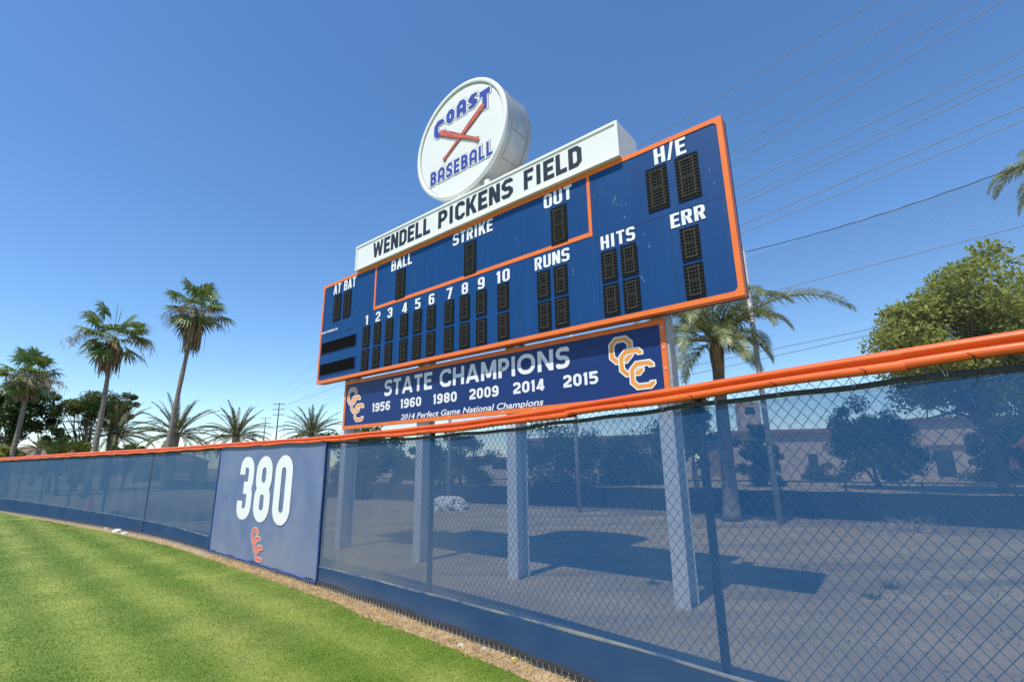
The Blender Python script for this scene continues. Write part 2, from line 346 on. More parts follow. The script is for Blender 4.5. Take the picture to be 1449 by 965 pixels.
CAPT = tab([(-22.3, 22.4, 2.34), (-16.1, 18.2, 2.34), (-10, 14, 2.30), (-6.45, 11.07, 2.265), (-2.97, 7.98, 2.212), (-1.1, 6.2, 2.219), (0, 5.1, 2.232), (1.2, 3.78, 2.292), (1.75, 3.2, 2.318), (2.15, 2.77, 2.34), (2.6, 2.3, 2.355)])
CAPB = tab([(-22.3, 22.4, 2.19), (-16.1, 18.2, 2.19), (-10, 14, 2.17), (-6.45, 11.07, 2.155), (-2.97, 7.98, 2.118), (-1.1, 6.2, 2.108), (0, 5.1, 2.123), (1.2, 3.78, 2.18), (1.75, 3.2, 2.2), (2.15, 2.77, 2.22), (2.6, 2.3, 2.23)])
HEMT = lambda s: CAPB(s)-np.interp(s, [fs(-3, 8), fs(0, 5.1), fs(1.7, 3.2), fs(2.5, 2.4)], [.012, .026, .03, .045])
BANDT = tab([(-21.1, 21.6, .56), (-15.2, 17.6, .48), (-10, 14, .386), (-6.7, 11.3, .33), (-2.96, 7.97, .288), (-1, 6.1, .325), (-.2, 5.3, .35), (.4, 4.6, .377), (.9, 4.1, .394), (2, 3, .40)])

# lawn: edge in front of the fence
edge = np.array([(-48, 38), (-33, 29), (-24.24, 23.52), (-16.12, 17.98), (-9.06, 12.92), (-5.7, 10.06), (-3.31, 7.90), (-2.28, 6.95), (-1.76, 6.37), (-.86, 5.56), (-.14, 4.85), (.16, 4.52), (1.2, 3.35), (3.2, 1.1), (5, -1)])
ec = catmull(edge, 40)
ec = ec + (np.sin(np.arange(len(ec))*.9)*.012+rng.normal(0, .012, len(ec)))[:, None]*np.array([.7, .7])
def grassmat(name, k=1.0, rough=.9):
    mt = bpy.data.materials.new(name); mt.use_nodes = True; t = mt.node_tree; N = t.nodes; L = t.links; b = N['Principled BSDF']
    b.inputs['Roughness'].default_value = .6; b.inputs['Specular IOR Level'].default_value = .25
    tc = N.new('ShaderNodeTexCoord')
    mp = N.new('ShaderNodeMapping'); mp.inputs['Rotation'].default_value = (0, 0, R_(42)); L.new(tc.outputs['Object'], mp.inputs[0])
    wv = N.new('ShaderNodeTexWave'); wv.bands_direction = 'Y'; wv.inputs['Scale'].default_value = .36; wv.inputs['Distortion'].default_value = .7
    wv.inputs['Detail'].default_value = 2; wv.inputs['Detail Scale'].default_value = .5; L.new(mp.outputs[0], wv.inputs[0])
    n = N.new('ShaderNodeTexNoise'); n.inputs['Scale'].default_value = .9; n.inputs['Detail'].default_value = 9; n.inputs['Roughness'].default_value = .65; L.new(tc.outputs['Object'], n.inputs[0])
    n2 = N.new('ShaderNodeTexNoise'); n2.inputs['Scale'].default_value = 45; n2.inputs['Detail'].default_value = 4; L.new(tc.outputs['Object'], n2.inputs[0])
    r = N.new('ShaderNodeValToRGB'); e = r.color_ramp.elements; e[0].position = .30; e[1].position = .72
    e[0].color = (.095*k, .175*k, .012*k, 1); e[1].color = (.34*k, .385*k, .08*k, 1)
    e.new(.5).color = (.18*k, .25*k, .034*k, 1)
    a = N.new('ShaderNodeMath'); a.operation = 'MULTIPLY_ADD'; a.inputs[1].default_value = .17; L.new(wv.outputs['Fac'], a.inputs[0])
    a2 = N.new('ShaderNodeMath'); a2.operation = 'MULTIPLY_ADD'; a2.inputs[1].default_value = .60; L.new(n.outputs[0], a2.inputs[0])
    a3 = N.new('ShaderNodeMath'); a3.operation = 'MULTIPLY'; a3.inputs[1].default_value = .30; L.new(n2.outputs[0], a3.inputs[0])
    L.new(a3.outputs[0], a2.inputs[2]); L.new(a2.outputs[0], a.inputs[2]); L.new(a.outputs[0], r.inputs[0])
    n4 = N.new('ShaderNodeTexNoise'); n4.inputs['Scale'].default_value = .42; n4.inputs['Detail'].default_value = 7; n4.inputs['Roughness'].default_value = .7; L.new(tc.outputs['Object'], n4.inputs[0])
    mr = N.new('ShaderNodeMapRange'); mr.inputs[1].default_value = .52; mr.inputs[2].default_value = .74; mr.inputs[4].default_value = .5; L.new(n4.outputs[0], mr.inputs[0])
    mx = N.new('ShaderNodeMix'); mx.data_type = 'RGBA'; L.new(mr.outputs[0], mx.inputs[0]); L.new(r.outputs[0], mx.inputs[6]); mx.inputs[7].default_value = (.36*k, .32*k, .11*k, 1)
    L.new(mx.outputs[2], b.inputs['Base Color'])
    bp = N.new('ShaderNodeBump'); bp.inputs['Strength'].default_value = .5; bp.inputs['Distance'].default_value = .01; L.new(n2.outputs[0], bp.inputs['Height']); L.new(bp.outputs[0], b.inputs['Normal'])
    return mt
LAWN = grassmat('lawn_turf', .86); BLADE = grassmat('grass_blade', 1.05)
_t = BLADE.node_tree; _b = _t.nodes['Principled BSDF']; _tr = _t.nodes.new('ShaderNodeBsdfTranslucent'); _mx = _t.nodes.new('ShaderNodeMixShader'); _mx.inputs[0].default_value = .45
_t.links.new(_b.inputs['Base Color'].links[0].from_socket, _tr.inputs[0]); _t.links.new(_b.outputs[0], _mx.inputs[1]); _t.links.new(_tr.outputs[0], _mx.inputs[2]); _t.links.new(_mx.outputs[0], _t.nodes['Material Output'].inputs[0])
sheet('lawn', [tuple(p) for p in ec]+[(20, -30), (-70, -30)], .012, LAWN)
sheet('dirt_strip', [tuple(p) for p in ec]+[tuple(fxy(s)-fnor(s)*.25) for s in np.linspace(FL, 0, 80)], .004,
      mat('dry_dirt', (.52, .385, .205), .95, (.34, .245, .135), scale=3, detail=10, bump=.9, bscale=50, third=((.20, .135, .075), 11, .56, .72)))
exy = ec
def inside_lawn(P):                               # field side of the lawn edge
    i = np.searchsorted(exy[:, 0], P[:, 0]).clip(1, len(exy)-1)
    a, b = exy[i-1], exy[i]; yy = a[:, 1]+(b[:, 1]-a[:, 1])*(P[:, 0]-a[:, 0])/(b[:, 0]-a[:, 0]+1e-9)
    return P[:, 1] < yy
def blades(P, h, wd, z0=.012, lean=.6):
    n = len(P); a = rng.uniform(0, 2*np.pi, n); d = np.stack([np.cos(a), np.sin(a), np.zeros(n)], 1)
    l = rng.uniform(0, 2*np.pi, n); ln = np.stack([np.cos(l), np.sin(l), np.zeros(n)], 1)*(rng.uniform(.1, lean, n)*h)[:, None]
    B = np.concatenate([P, np.full((n, 1), z0)], 1); top = B+ln; top[:, 2] += h
    return np.stack([B-d*wd[:, None]/2, B+d*wd[:, None]/2, top], 1)
def grass_pts(n, rmin, rmax):
    r = np.exp(rng.uniform(np.log(rmin), np.log(rmax), n)); a = rng.uniform(R_(-56), R_(12), n)
    P = np.stack([r*np.sin(a), r*np.cos(a)], 1); return P[inside_lawn(P)]
mb = MB()
P = grass_pts(520000, 2.2, 26); d = np.hypot(P[:, 0], P[:, 1])
mb.quads(blades(P, rng.uniform(.003, .0085, len(P))*(1+.05*d), .0024+.0010*d))
tag(mb.build('grass', BLADE), 'short mown green grass covering the outfield', 'grass', kind='stuff')
# dry straw and clippings along the foot of the fence
mb = MB(); s = rng.uniform(fs(-24, 23.5), FL, 26000); s = np.where(rng.random(len(s)) < .6, rng.uniform(fs(-6, 10.7), FL, len(s)), s)
o = rng.uniform(-.05, .62, len(s)); P = fpt(s, 0, o)[:, :2]; P = P[~inside_lawn(P+np.array([.03, .03]))]
mb.quads(blades(P, rng.uniform(.006, .040, len(P)), rng.uniform(.004, .013, len(P)), .006, 2.8))
tag(mb.build('dry_grass', leafmat('dry_straw', (.66, .47, .20), (.34, .22, .09), 9, .2)), 'dry straw and clippings along the foot of the outfield fence', 'dry grass', kind='stuff')

# ------------------------------------------------------------------ outfield fence
fence = thing('outfield_fence', (*fxy(fs(-2.96, 7.97)), 0), 'long curved chain-link outfield fence with blue windscreen and orange top cap', 'fence')
FO = np.array(fence.location)
def fb(mb, name, mt, parent=fence, smooth=False):
    mb.v = [v-FO for v in mb.v] if parent is fence else mb.v
    return mb.build(name, mt, parent, smooth)
S380A, S380B = fs(-6.42, 11.05), fs(-2.96, 7.97)
# chain link: zigzag wires, three-sided
DM, DV = .073, .044
def chainlink(s0, s1, zb, zt_f, name):
    nw = int((s1-s0)/(DM/2)); k = int((2.36-zb)/DV)+1
    i = np.arange(nw)[:, None]; j = np.arange(k)[None, :]
    S = s0+(i+((j+i) % 2))*DM/2; Z = np.broadcast_to(zb+j*DV, S.shape)
    Z = np.minimum(Z, zt_f(S)); off = -.010+.0022*np.where((j+i) % 2 == 0, 1, -1)*np.ones_like(S)
    off = off+np.where(j == 0, .052, np.where(j == 1, .038, 0))
    P = fpt(S, Z, off); r = .0024
    a = np.array([0, 2.0944, 4.1888])
    # cross-section axes: fence normal and the tangent
    nn = np.concatenate([fnor(S), np.zeros(S.shape+(1,))], -1); tt = np.concatenate([ftan(S), np.zeros(S.shape+(1,))], -1)
    V = P[:, :, None]+r*(np.cos(a)[:, None]*nn[:, :, None]+np.sin(a)[:, None]*tt[:, :, None]*1.3)
    idx = np.arange(nw*k*3).reshape(nw, k, 3)
    f = np.stack([np.stack([idx[:, :-1, q], idx[:, :-1, (q+1) % 3], idx[:, 1:, (q+1) % 3], idx[:, 1:, q]], -1) for q in range(3)], 2).reshape(-1, 4)
    mb = MB(); mb.v.append(V.reshape(-1, 3)); mb.n = nw*k*3; mb.f = f.tolist(); mb.m = [0]*len(f)
    return fb(mb, name, WIRE)
chainlink(fs(-24, 23.5), FL, .012, lambda s: CAPB(s)+.03, 'chain_link')
# posts behind the mesh
SP = [fs(1.345, 3.63), fs(-1.05, 6.13)]
sp0 = fs(-10.25, 14.2); PS = [SP[0], SP[1], fs(-3.02, 8.02), fs(-6.35, 11.0), sp0]+[sp0-3.3*k for k in range(1, 8)]+[SP[0]+3.2]
for s in PS:
    mb = MB(); p = fpt(s, 0, -.06); mb.tube([p, p+[0, 0, 1.2], p+[0, 0, float(CAPB(s))+.04]], .031, 12); fb(mb, 'fence_post', FPOST, smooth=True)
def hpipe(mb, s0, s1, zf, off, r, n=8, step=.25):
    S = np.linspace(s0, s1, max(3, int((s1-s0)/step))); mb.tube(fpt(S, zf(S), off), r, n)
mb = MB(); hpipe(mb, fs(-30, 27.5), FL, lambda s: CAPB(s)+.055, -.045, .021); fb(mb, 'top_rail', GALV, smooth=True)
# windscreen panels
def panel(s0, s1, name, mt, z0f, z1f, off=.004, ripple=.006, seed=0):
    ns = max(8, int((s1-s0)/.12)); nz = 16; S = np.linspace(s0, s1, ns); r = np.random.default_rng(seed)
    ph = r.uniform(0, 6, 4); rings = []
    for k in range(nz+1):
        q = k/nz; z = z0f(S)*(1-q)+z1f(S)*q
        of = off+ripple*(np.sin(S*2.1+ph[0]+q*2)*.5+np.sin(S*5.3+ph[1]-q*3)*.3)*np.sin(np.pi*q)
        rings.append(fpt(S, z, of))
    mb = MB(); mb.loft(np.array(rings), closed=False); return fb(mb, name, mt, smooth=True)
HB = lambda s: HEMT(s)-.035
Z0 = lambda s: .082+.007*np.sin(s*3.1)+.006*np.sin(s*7.7+1)
panel(S380B+.01, FL, 'windscreen', SCREEN, Z0, HB, seed=1)
seam = fs(-10.07, 14.06)
panel(seam+.035, S380A-.01, 'windscreen', SCREEN_GRAZE, Z0, lambda s: CAPB(s)-.02, seed=2)
panel(fs(-16.6, 18.57), seam-.035, 'windscreen', SCREEN_GRAZE, Z0, lambda s: CAPB(s)-.02, seed=3)
panel(fs(-22.6, 22.6), fs(-16.6, 18.57)-.02, 'windscreen', SCREEN_GRAZE, Z0, lambda s: CAPB(s)-.02, seed=4)
panel(fs(-36, 31), fs(-22.6, 22.6)-.02, 'windscreen', SCREEN_GRAZE, Z0, lambda s: CAPB(s)-.02, seed=5)
# doubled lower band of the screen
zz = lambda s: Z0(s)+.004
panel(S380B+.012, FL, 'kick_band', BAND, zz, BANDT, off=.009, ripple=.004, seed=6)
panel(seam+.04, S380A-.012, 'kick_band', BAND, zz, BANDT, off=.009, ripple=.004, seed=7)
panel(fs(-36, 31), seam-.04, 'kick_band', BAND, zz, BANDT, off=.009, ripple=.004, seed=8)
SEAMDUST = mat('dusty_seam', (.25, .25, .22), .95, (.045, .105, .215), scale=3.5, detail=10, lo=.42, hi=.62)
for a, b in ((S380B+.012, FL), (seam+.04, S380A-.012), (fs(-36, 31), seam-.04)):
    mb = MB(); S = np.linspace(a, b, int((b-a)/.1)); mb.loft(np.array([fpt(S, BANDT(S)-.013+.003*np.sin(S*5), .0105), fpt(S, BANDT(S)+.001, .0135), fpt(S, BANDT(S)+.012+.003*np.sin(S*3.3), .0105)]), closed=False); fb(mb, 'band_seam', SEAMDUST, smooth=True)
# black hems top and bottom
def ribbon(a, b, z0f, z1f, off, name, mt, wav=.004):
    S = np.linspace(a, b, int((b-a)/.06)); wv = wav*(np.sin(S*9)+np.sin(S*4.3+1))
    mb = MB(); mb.loft(np.array([fpt(S, z0f(S)+wv, off), fpt(S, (z0f(S)+z1f(S))/2+wv, off+.007), fpt(S, z1f(S)+wv, off)]), closed=False); return fb(mb, name, mt, smooth=True)
ribbon(S380B+.01, FL, HB, HEMT, .007, 'top_hem', HEM)
ribbon(seam+.035, S380A-.01, lambda s: CAPB(s)-.035, lambda s: CAPB(s)+.01, .008, 'top_hem', HEM)
ribbon(fs(-36, 31), seam-.035, lambda s: CAPB(s)-.04, lambda s: CAPB(s)+.01, .008, 'top_hem', HEM)
ribbon(fs(-36, 31), FL, lambda s: Z0(s)-.040, lambda s: Z0(s)+.012, .013, 'bottom_hem', HEM, .003)
# orange cap: two rolls with a groove between, in overlapping lengths
def cap(a, b, k):
    S = np.linspace(a, b, max(4, int((b-a)/.1))); zb, zt = CAPB(S), CAPT(S); h = zt-zb; sag = .009*np.sin((S-a)/(b-a)*np.pi*3+k)
    prof = [(-.070, .10), (-.078, .45), (-.070, .8), (-.035, .97), (.0, 1.0), (.030, .97), (.052, .86), (.058, .74), (.052, .62), (.034, .545), (.029, .50), (.036, .46), (.056, .40), (.064, .28), (.060, .12), (.050, .0), (.040, .02)]
    sc = 1+.035*(k % 2)
    rings = [np.array([fpt(s_, zb[i]+h[i]*q[1]+sag[i]*(1-q[1]), q[0]*sc) for i, s_ in enumerate(S)]) for q in prof]
    mb = MB(); mb.loft(np.array(rings), closed=False); return fb(mb, 'top_cap', CAPORANGE, smooth=True)
cuts = [FL]; x = FL
while x > fs(-38, 32): x -= 2.45; cuts.append(x)
for k, (b, a) in enumerate(zip(cuts[:-1], cuts[1:])): cap(max(a-.03, 0), b, k)
# ties: black straps on the cap, clips on the hem
tie_s = [fs(1.355, 3.618), fs(1.744, 3.204), fs(2.083, 2.844), fs(2.40, 2.50)]
x = tie_s[0]
while x > fs(-3.0, 8): x -= .56; tie_s.append(x)
for s in tie_s:
    mb = MB(); zc = float(CAPB(s)); h = float(CAPT(s))-zc
    mb.tube([fpt(s, zc-.015, .035), fpt(s, zc+.004, .056), fpt(s, zc+.16*h, .067)], .0034, 6)
    mb.tube([fpt(s, zc+.16*h, .066), fpt(s-.010, zc+.24*h, .080), fpt(s-.022, zc+.28*h, .090)], .0024, 5)
    mb.tube([fpt(s+.02, zc-.012, .03), fpt(s+.05, zc-.03, .02)], .0025, 5); fb(mb, 'cap_tie', TIE)
x = FL-.2
while x > S380B+.1:
    mb = MB(); z = float(HEMT(x)); mb.tube([fpt(x-.008, z+.012, .012), fpt(x, z-.018, .018), fpt(x+.010, z-.022, .016), fpt(x+.012, z+.004, .012)], .0028, 5); fb(mb, 'hem_clip', GALV); x -= .42

# ------------------------------------------------------------------ 380 distance banner hung on the fence
ban = thing('distance_banner', (*fxy((S380A+S380B)/2), 0), 'faded blue vinyl banner with white 380 hung on the outfield fence', 'banner'); BO = np.array(ban.location)
def bb(mb, name, mt, par=ban, smooth=False):
    mb.v = [v-BO for v in mb.v]; return mb.build(name, mt, par, smooth)
S = np.linspace(S380A, S380B, 60); rings = []
for k in range(21):
    q = k/20; z = .062*(1-q)+(CAPB(S)+.02-.014*np.abs(np.sin((S-S380A)/(S380B-S380A)*np.pi*4))**.7)*q
    of = .020+.005*np.sin(S*2.4+q*2.1)*np.sin(np.pi*q)+.007*np.sin(S*6+q*5)*max(0, .12-q)/.12
    rings.append(fpt(S, z, of))
mb = MB(); mb.loft(np.array(rings), closed=False); bb(mb, 'banner_sheet', BANNERM, smooth=True)
EDGE = mat('banner_edge_blue', (.03, .075, .26), .6)
for sE in (S380A, S380B):
    mb = MB(); zz_ = np.linspace(.04, float(CAPB(sE)), 24); mb.tube([fpt(sE+.004*math.sin(q*5), q, .028) for q in zz_], .016, 8); bb(mb, 'edge_roll', EDGE, smooth=True)
mb = MB(); S = np.linspace(S380A, S380B, 50); mb.tube(fpt(S, .066+.008*np.sin(S*6), .028), .013, 8); bb(mb, 'bottom_roll', EDGE, smooth=True)
def on_fence(mbl, s_of, off):
    """wrap flat lettering (x = distance along the fence) onto the banner surface"""
    mbl.v = [np.array([fpt(s_of+p[0], p[2], off-p[1]) for p in v]) for v in mbl.v]; return mbl
def px_s(x, y):                                    # where a sight line meets the fence
    r = ray(x, y); c = xy_[:, 0]*r[1]-xy_[:, 1]*r[0]; i = np.where(np.diff(np.sign(c)) != 0)[0][0]; return float(ss_[i])
digits = [('3', px_s(335.9, 726), px_s(363, 657.6)), ('8', px_s(360, 721), px_s(389, 659)), ('0', px_s(387, 723), px_s(417.8, 657.6))]
for ch, a, b in digits:
    wd = (b-a)/1.185
    mbl = MB()
    for k, st in enumerate(glyph(ch, .47, .175, .2)):
        mbl.quads([[(q[0]/.47*(b-a), -.0006*k, .765+q[1]*1.18) for q in quad] for quad in st])
    o = bb(on_fence(mbl, a, .027), 'banner_digit', LETTER)

def occ(mb, x0, z0, W, H, y, mi_white, mi_col, t_=.232, edge=.047):
    """three interlocked letters stepping down to the right"""
    bw, bh = W*.565, H*.512; step = [(0, H-bh), (W*.212, (H-bh)*.5), (W-bw, 0)]
    k = 0
    for ch, (dx, dz) in zip('OCC', step):
        for g, mi in ((.0, mi_white), (-edge, mi_col)):
            for st in glyph(ch, .92, t_, .17, True, g):
                k += 1
                mb.quads([[(x0+dx+q[0]/.92*bw, y-.0012*k, z0+dz+q[1]*bh) for q in quad] for quad in st], mi)
    return mb
a = px_s(356.5, 770); b = px_s(375.5, 770)
bb(on_fence(occ(MB(), 0, .105, b-a, .565, 0, 0, 1, .29, .030), a, .027), 'club_monogram', [LETTER, CORAL])

# ------------------------------------------------------------------ scoreboard
TH = -0.686; SBO = (-4.7826, 11.8249, 0)
sb = thing('scoreboard', SBO, 'wide blue baseball scoreboard with orange border and dark digit modules on steel posts', 'scoreboard', rz=TH)
SW, SZ0, SZ1, CD = 9.822, 3.672, 6.186, .20
mb = MB(); mb.box(0.004, SW-.004, .004, CD, SZ0+.004, SZ1-.004)
# panel seams and cover-plate edges, proud by 1 mm
for u in (2.02, 3.9, 6.42, 7.86, 9.0): mb.box(u, u+.006, .001, .0035, SZ0+.08, SZ1-.08, 1)
for u in (3.02, 6.32): mb.box(u, u+.005, .001, .0035, 3.73, 5.03, 1)
mb.box(7.84, SW-.09, .001, .0035, 5.03, 5.036, 1); mb.box(.08, 2.0, .001, .0035, 4.84, 4.846, 1)
# scuffs from batted balls
SCUFF = mat('scuff_mark', (.20, .26, .38), .8)
r_ = np.random.default_rng(3)
for (u, z, n_) in ((8.62, 4.9, 6), (8.50, 4.6, 5), (9.62, 5.52, 4), (7.42, 4.52, 4), (8.25, 5.55, 9), (8.35, 5.4, 5), (4.62, 5.2, 3), (4.5, 5.19, 3), (1.55, 5.3, 4), (5.1, 5.35, 3), (7.9, 5.6, 4), (6.3, 5.6, 3), (3.6, 5.5, 3), (.35, 5.5, 5), (8.55, 4.05, 4)):
    for k in range((n_+1)//2):
        a, b = u+r_.normal(0, .03), z+r_.normal(0, .09); l, ww = r_.uniform(.01, .05), r_.uniform(.004, .011); sl_ = r_.normal(0, .3)
        mb.quads([[(a-ww, .0005-.0007*0, b), (a+ww, .0005, b-.004), (a+ww*.6+sl_*l, .0005, b-l), (a-ww*.4+sl_*l, .0005, b-l)]], 2)
mb.build('cabinet', [BLUE, mat('seam_dark_blue', (.006, .032, .11), .5), SCUFF], sb)
def frame(mb, u0, u1, z0, z1, bw, y0, y1, cut=0.0, oct_n=6):
    """flat rectangular trim with rounded inner corners"""
    def ring(inset, r):
        out = []
        for cx_, cz_, a0 in ((u1-inset-r, z1-inset-r, 0), (u0+inset+r, z1-inset-r, 90), (u0+inset+r, z0+inset+r, 180), (u1-inset-r, z0+inset+r, 270)):
            for k in range(oct_n+1):
                a = R_(a0+90*k/oct_n); out.append((cx_+r*math.cos(a), cz_+r*math.sin(a)))
        return out
    A = ring(0, .001); B = ring(bw, max(cut, .001)); n = len(A)
    loops = [[(p[0], y0, p[1]) for p in A], [(p[0], y0, p[1]) for p in B], [(p[0], y1, p[1]) for p in B], [(p[0], y1, p[1]) for p in A]]
    V = [p for l in loops for p in l]
    f = [(i*n+j, i*n+(j+1) % n, ((i+1) % 4)*n+(j+1) % n, ((i+1) % 4)*n+j) for i in range(4) for j in range(n)]
    mb.add(V, f)
mb = MB(); frame(mb, 0, SW, SZ0, SZ1, .068, -.006, CD*.6, .07); mb.build('border_trim', ORANGE, sb)
mb = MB(); mb.box(2.20, 2.255, -.003, .003, 5.12, SZ1-.068); mb.box(2.255, 7.748, -.003, .003, 5.12, 5.165); mb.box(7.748, 7.803, -.003, .003, 5.09, SZ1-.068); mb.box(2.20, 2.255, -.003, .003, 5.095, 5.12); mb.box(2.255, 7.748, -.003, .003, 5.095, 5.12)
mb.build('count_box_line', ORANGE, sb)
def digit(W, H):
    mb = MB(); mb.box(0, W, -.004, .003, 0, H, 0)
    t = .006; mb.box(-t, 0, -.010, .003, -t, H+t, 0); mb.box(W, W+t, -.010, .003, -t, H+t, 0); mb.box(0, W, -.010, .003, H, H+t, 0); mb.box(0, W, -.010, .003, -t, 0, 0)
    nz = max(9, int(H/.047)); nx = max(5, int(W/.045))
    for k in range(1, nz): z = H*k/nz; mb.box(.004, W-.004, -.013, -.005, z-.004, z+.004, 1)
    for k in range(1, nx): x = W*k/nx; mb.box(x-.003, x+.003, -.010, -.005, .004, H-.004, 1)
    a, b, s = W*.2, W*.8, .012       # the seven-segment figure, slightly lighter
    for (x0, x1, z0, z1) in ((a, a+s, H*.1, H*.48), (a, a+s, H*.52, H*.9), (b-s, b, H*.1, H*.48), (b-s, b, H*.52, H*.9), (a, b, H*.9, H*.9+s), (a, b, H*.1-s, H*.1), (a, b, H*.495, H*.495+s)):
        mb.box(x0, x1, -.0155, -.0135, z0, z1, 2)
    return mb.build('digit_module', [DIGBACK, DIGBAR, DIGSEG], sb)
IN = [1.862, 2.272, 2.698, 3.190, 3.612, 4.028, 4.538, 4.952, 5.368, 5.880]
small = None; big = None; spots = [(u, z) for z in (4.29, 3.757) for u in IN]+[(u, z) for z in (4.29, 3.765) for u in (6.745, 7.075, 7.932, 8.252)]+[(9.128, 4.275), (9.128, 3.752)]
for u, z in spots:
    if small is None: o = small = digit(.240, .462)
    else: o = small.copy(); COL.objects.link(o)
    o.location = (u, 0, z+.012)
for u in (.545, .972, 2.985, 5.050, 7.055, 8.728, 9.160):
    if big is None: o = big = digit(.300, .650)
    else: o = big.copy(); COL.objects.link(o)
    o.location = (u, 0, 5.152)
for z0, z1 in ((4.397, 4.665), (3.868, 4.132)):
    mb = MB(); mb.box(.135, 1.585, -.012, .002, z0, z1); mb.box(.115, 1.605, -.006, .002, z0-.02, z1+.02, 1); mb.build('message_panel', [MSGBLK, BLUE], sb)
CN = dict(t=.165, w=.47, gap=.085, c=.105)
for txt, u0, u1, z0, z1 in (('AT BAT', .475, 1.435, 5.855, 6.105), ('BALL', 2.79, 3.50, 5.85, 6.10), ('STRIKE', 4.73, 5.77, 5.858, 6.105), ('OUT', 6.92, 7.48, 5.858, 6.108), ('H/E', 8.87, 9.33, 5.845, 6.095),
                            ('RUNS', 6.695, 7.38, 4.818, 5.038), ('HITS', 7.935, 8.49, 4.815, 5.028), ('ERR', 9.013, 9.482, 4.803, 5.012)):
    words(txt, u0, u1, z0, z1, -.004, sb, **CN)
for k, u in enumerate(IN):
    cw = .32 if k == 9 else .165; c_ = u+.118
    word(str(k+1), c_-cw/2 if k else c_-.07, c_+cw/2 if k else c_+.06, 4.80, 5.022, -.004, t=.165, w=.47, gap=.1, c=.12).build('lettering', LETTER, sb)
word('DAKTRONICS', .075, .775, 4.912, 4.962, -.004, t=.26, w=.8, gap=.16, c=.2).build('lettering', LETTER, sb)
# support posts: wide-flange columns
for u in (.87, 3.51, 5.83, 8.50):
    mb = MB(); bw, dp, tf, tw, y0 = .20, .30, .018, .014, .245
    mb.box(u, u+bw, y0, y0+tf, 0, 6.05); mb.box(u, u+bw, y0+dp-tf, y0+dp, 0, 6.05); mb.box(u+bw/2-tw/2, u+bw/2+tw/2, y0+tf, y0+dp-tf, 0, 6.05)
    mb.build('support_post', STEEL, sb)
for z in (3.69, 4.6, 5.75):
    mb = MB(); mb.box(.25, SW-.25, CD+.002, .243, z, z+.12); mb.build('cross_beam', DARKSTEEL, sb)

# ------------------------------------------------------------------ champions sign
def brd(name, label, cat): return thing(name, SBO, label, cat, rz=TH)
cs = brd('champions_sign', 'navy sign with orange border and white lettering fixed below the scoreboard', 'sign')
CU0, CU1, CZ0, CZ1, CY = .957, 8.717, 2.545, 3.640, .20
mb = MB(); mb.box(CU0, CU1, CY, CY+.035, CZ0, CZ1); mb.build('sign_panel', BLUE_DK, cs)
mb = MB(); frame(mb, CU0-.002, CU1+.002, CZ0-.002, CZ1+.002, .075, CY-.012, CY+.037, .0); mb.build('sign_border', ORANGE, cs)
mb = MB(); mb.box(CU1+.004, CU1+.045, CY+.0, CY+.20, CZ0-.05, CZ1); mb.build('side_angle', GALV, cs)
mb = MB(); mb.tube([(0, -.008, 0), (0, .004, 0)], .012, 8); bolt = mb.build('sign_bolt', STEEL, cs)
for k, (u, z) in enumerate([(u, z) for u in (CU0+.035, CU1-.035) for z in np.linspace(CZ0+.12, CZ1-.12, 4)]+[(u, CZ0+.035) for u in np.linspace(CU0+.3, CU1-.3, 12)]):
    o = bolt if k == 0 else bolt.copy()
    if k: COL.objects.link(o)
    o.location = (u, CY-.014, z)
def font_text(txt, u0, u1, z0, z1, y, bold, shear=0.0, name='lettering', cap=None):
    cu = bpy.data.curves.new(name, 'FONT'); cu.body = txt; cu.offset = bold; cu.shear = shear; cu.size = 1; cu.resolution_u = 4
    ob = bpy.data.objects.new(name, cu); COL.objects.link(ob); bpy.context.view_layer.update()
    me = bpy.data.meshes.new_from_object(ob.evaluated_get(bpy.context.evaluated_depsgraph_get())); bpy.data.objects.remove(ob)
    v = np.zeros(len(me.vertices)*3); me.vertices.foreach_get('co', v); v = v.reshape(-1, 3)
    x0, x1 = v[:, 0].min(), v[:, 0].max(); y0 = 0 if cap else v[:, 1].min(); y1 = cap or v[:, 1].max()
    q = np.stack([u0+(v[:, 0]-x0)/(x1-x0)*(u1-u0), np.full(len(v), y), z0+(v[:, 1]-y0)/(y1-y0)*(z1-z0)], 1)
    me.vertices.foreach_set('co', q.ravel()); me.materials.clear(); me.materials.append(LETTER); me.update()
    o = bpy.data.objects.new(name, me); COL.objects.link(o); return o
GC = {'S': .68, 'T': .66, 'A': .88, 'E': .62, 'C': .84, 'H': .78, 'M': .95, 'P': .66, 'I': .20, 'O': 1.0, 'N': .82, ' ': .32}
words('STATE CHAMPIONS', 2.475, 7.165, 3.165, 3.505, CY-.002, cs, t=.20, w=1.0, gap=.13, c=.36, gw=GC)
for y, a, b in (('1956', 2.07, 2.695), ('1960', 3.04, 3.685), ('1980', 4.035, 4.685), ('2009', 5.01, 5.705), ('2014', 6.03, 6.672), ('2015', 7.035, 7.648)):
    word(y, a, b, 2.862, 3.052, CY-.002, t=.215, w=.64, gap=.13, c=.24, gw={'1': .5}).build('lettering', LETTER, cs)
font_text('2014 Perfect Game National Champions', 3.06, 6.645, 2.632, 2.742, CY-.003, .016, .22, cap=.73).parent = cs
occ(MB(), 7.844, 2.697, .692, .808, CY-.002, 0, 1).build('club_monogram', [LETTER, GOLD], cs)
occ(MB(), 1.080, 2.683, .695, .800, CY-.002, 0, 1).build('club_monogram', [LETTER, GOLD], cs)

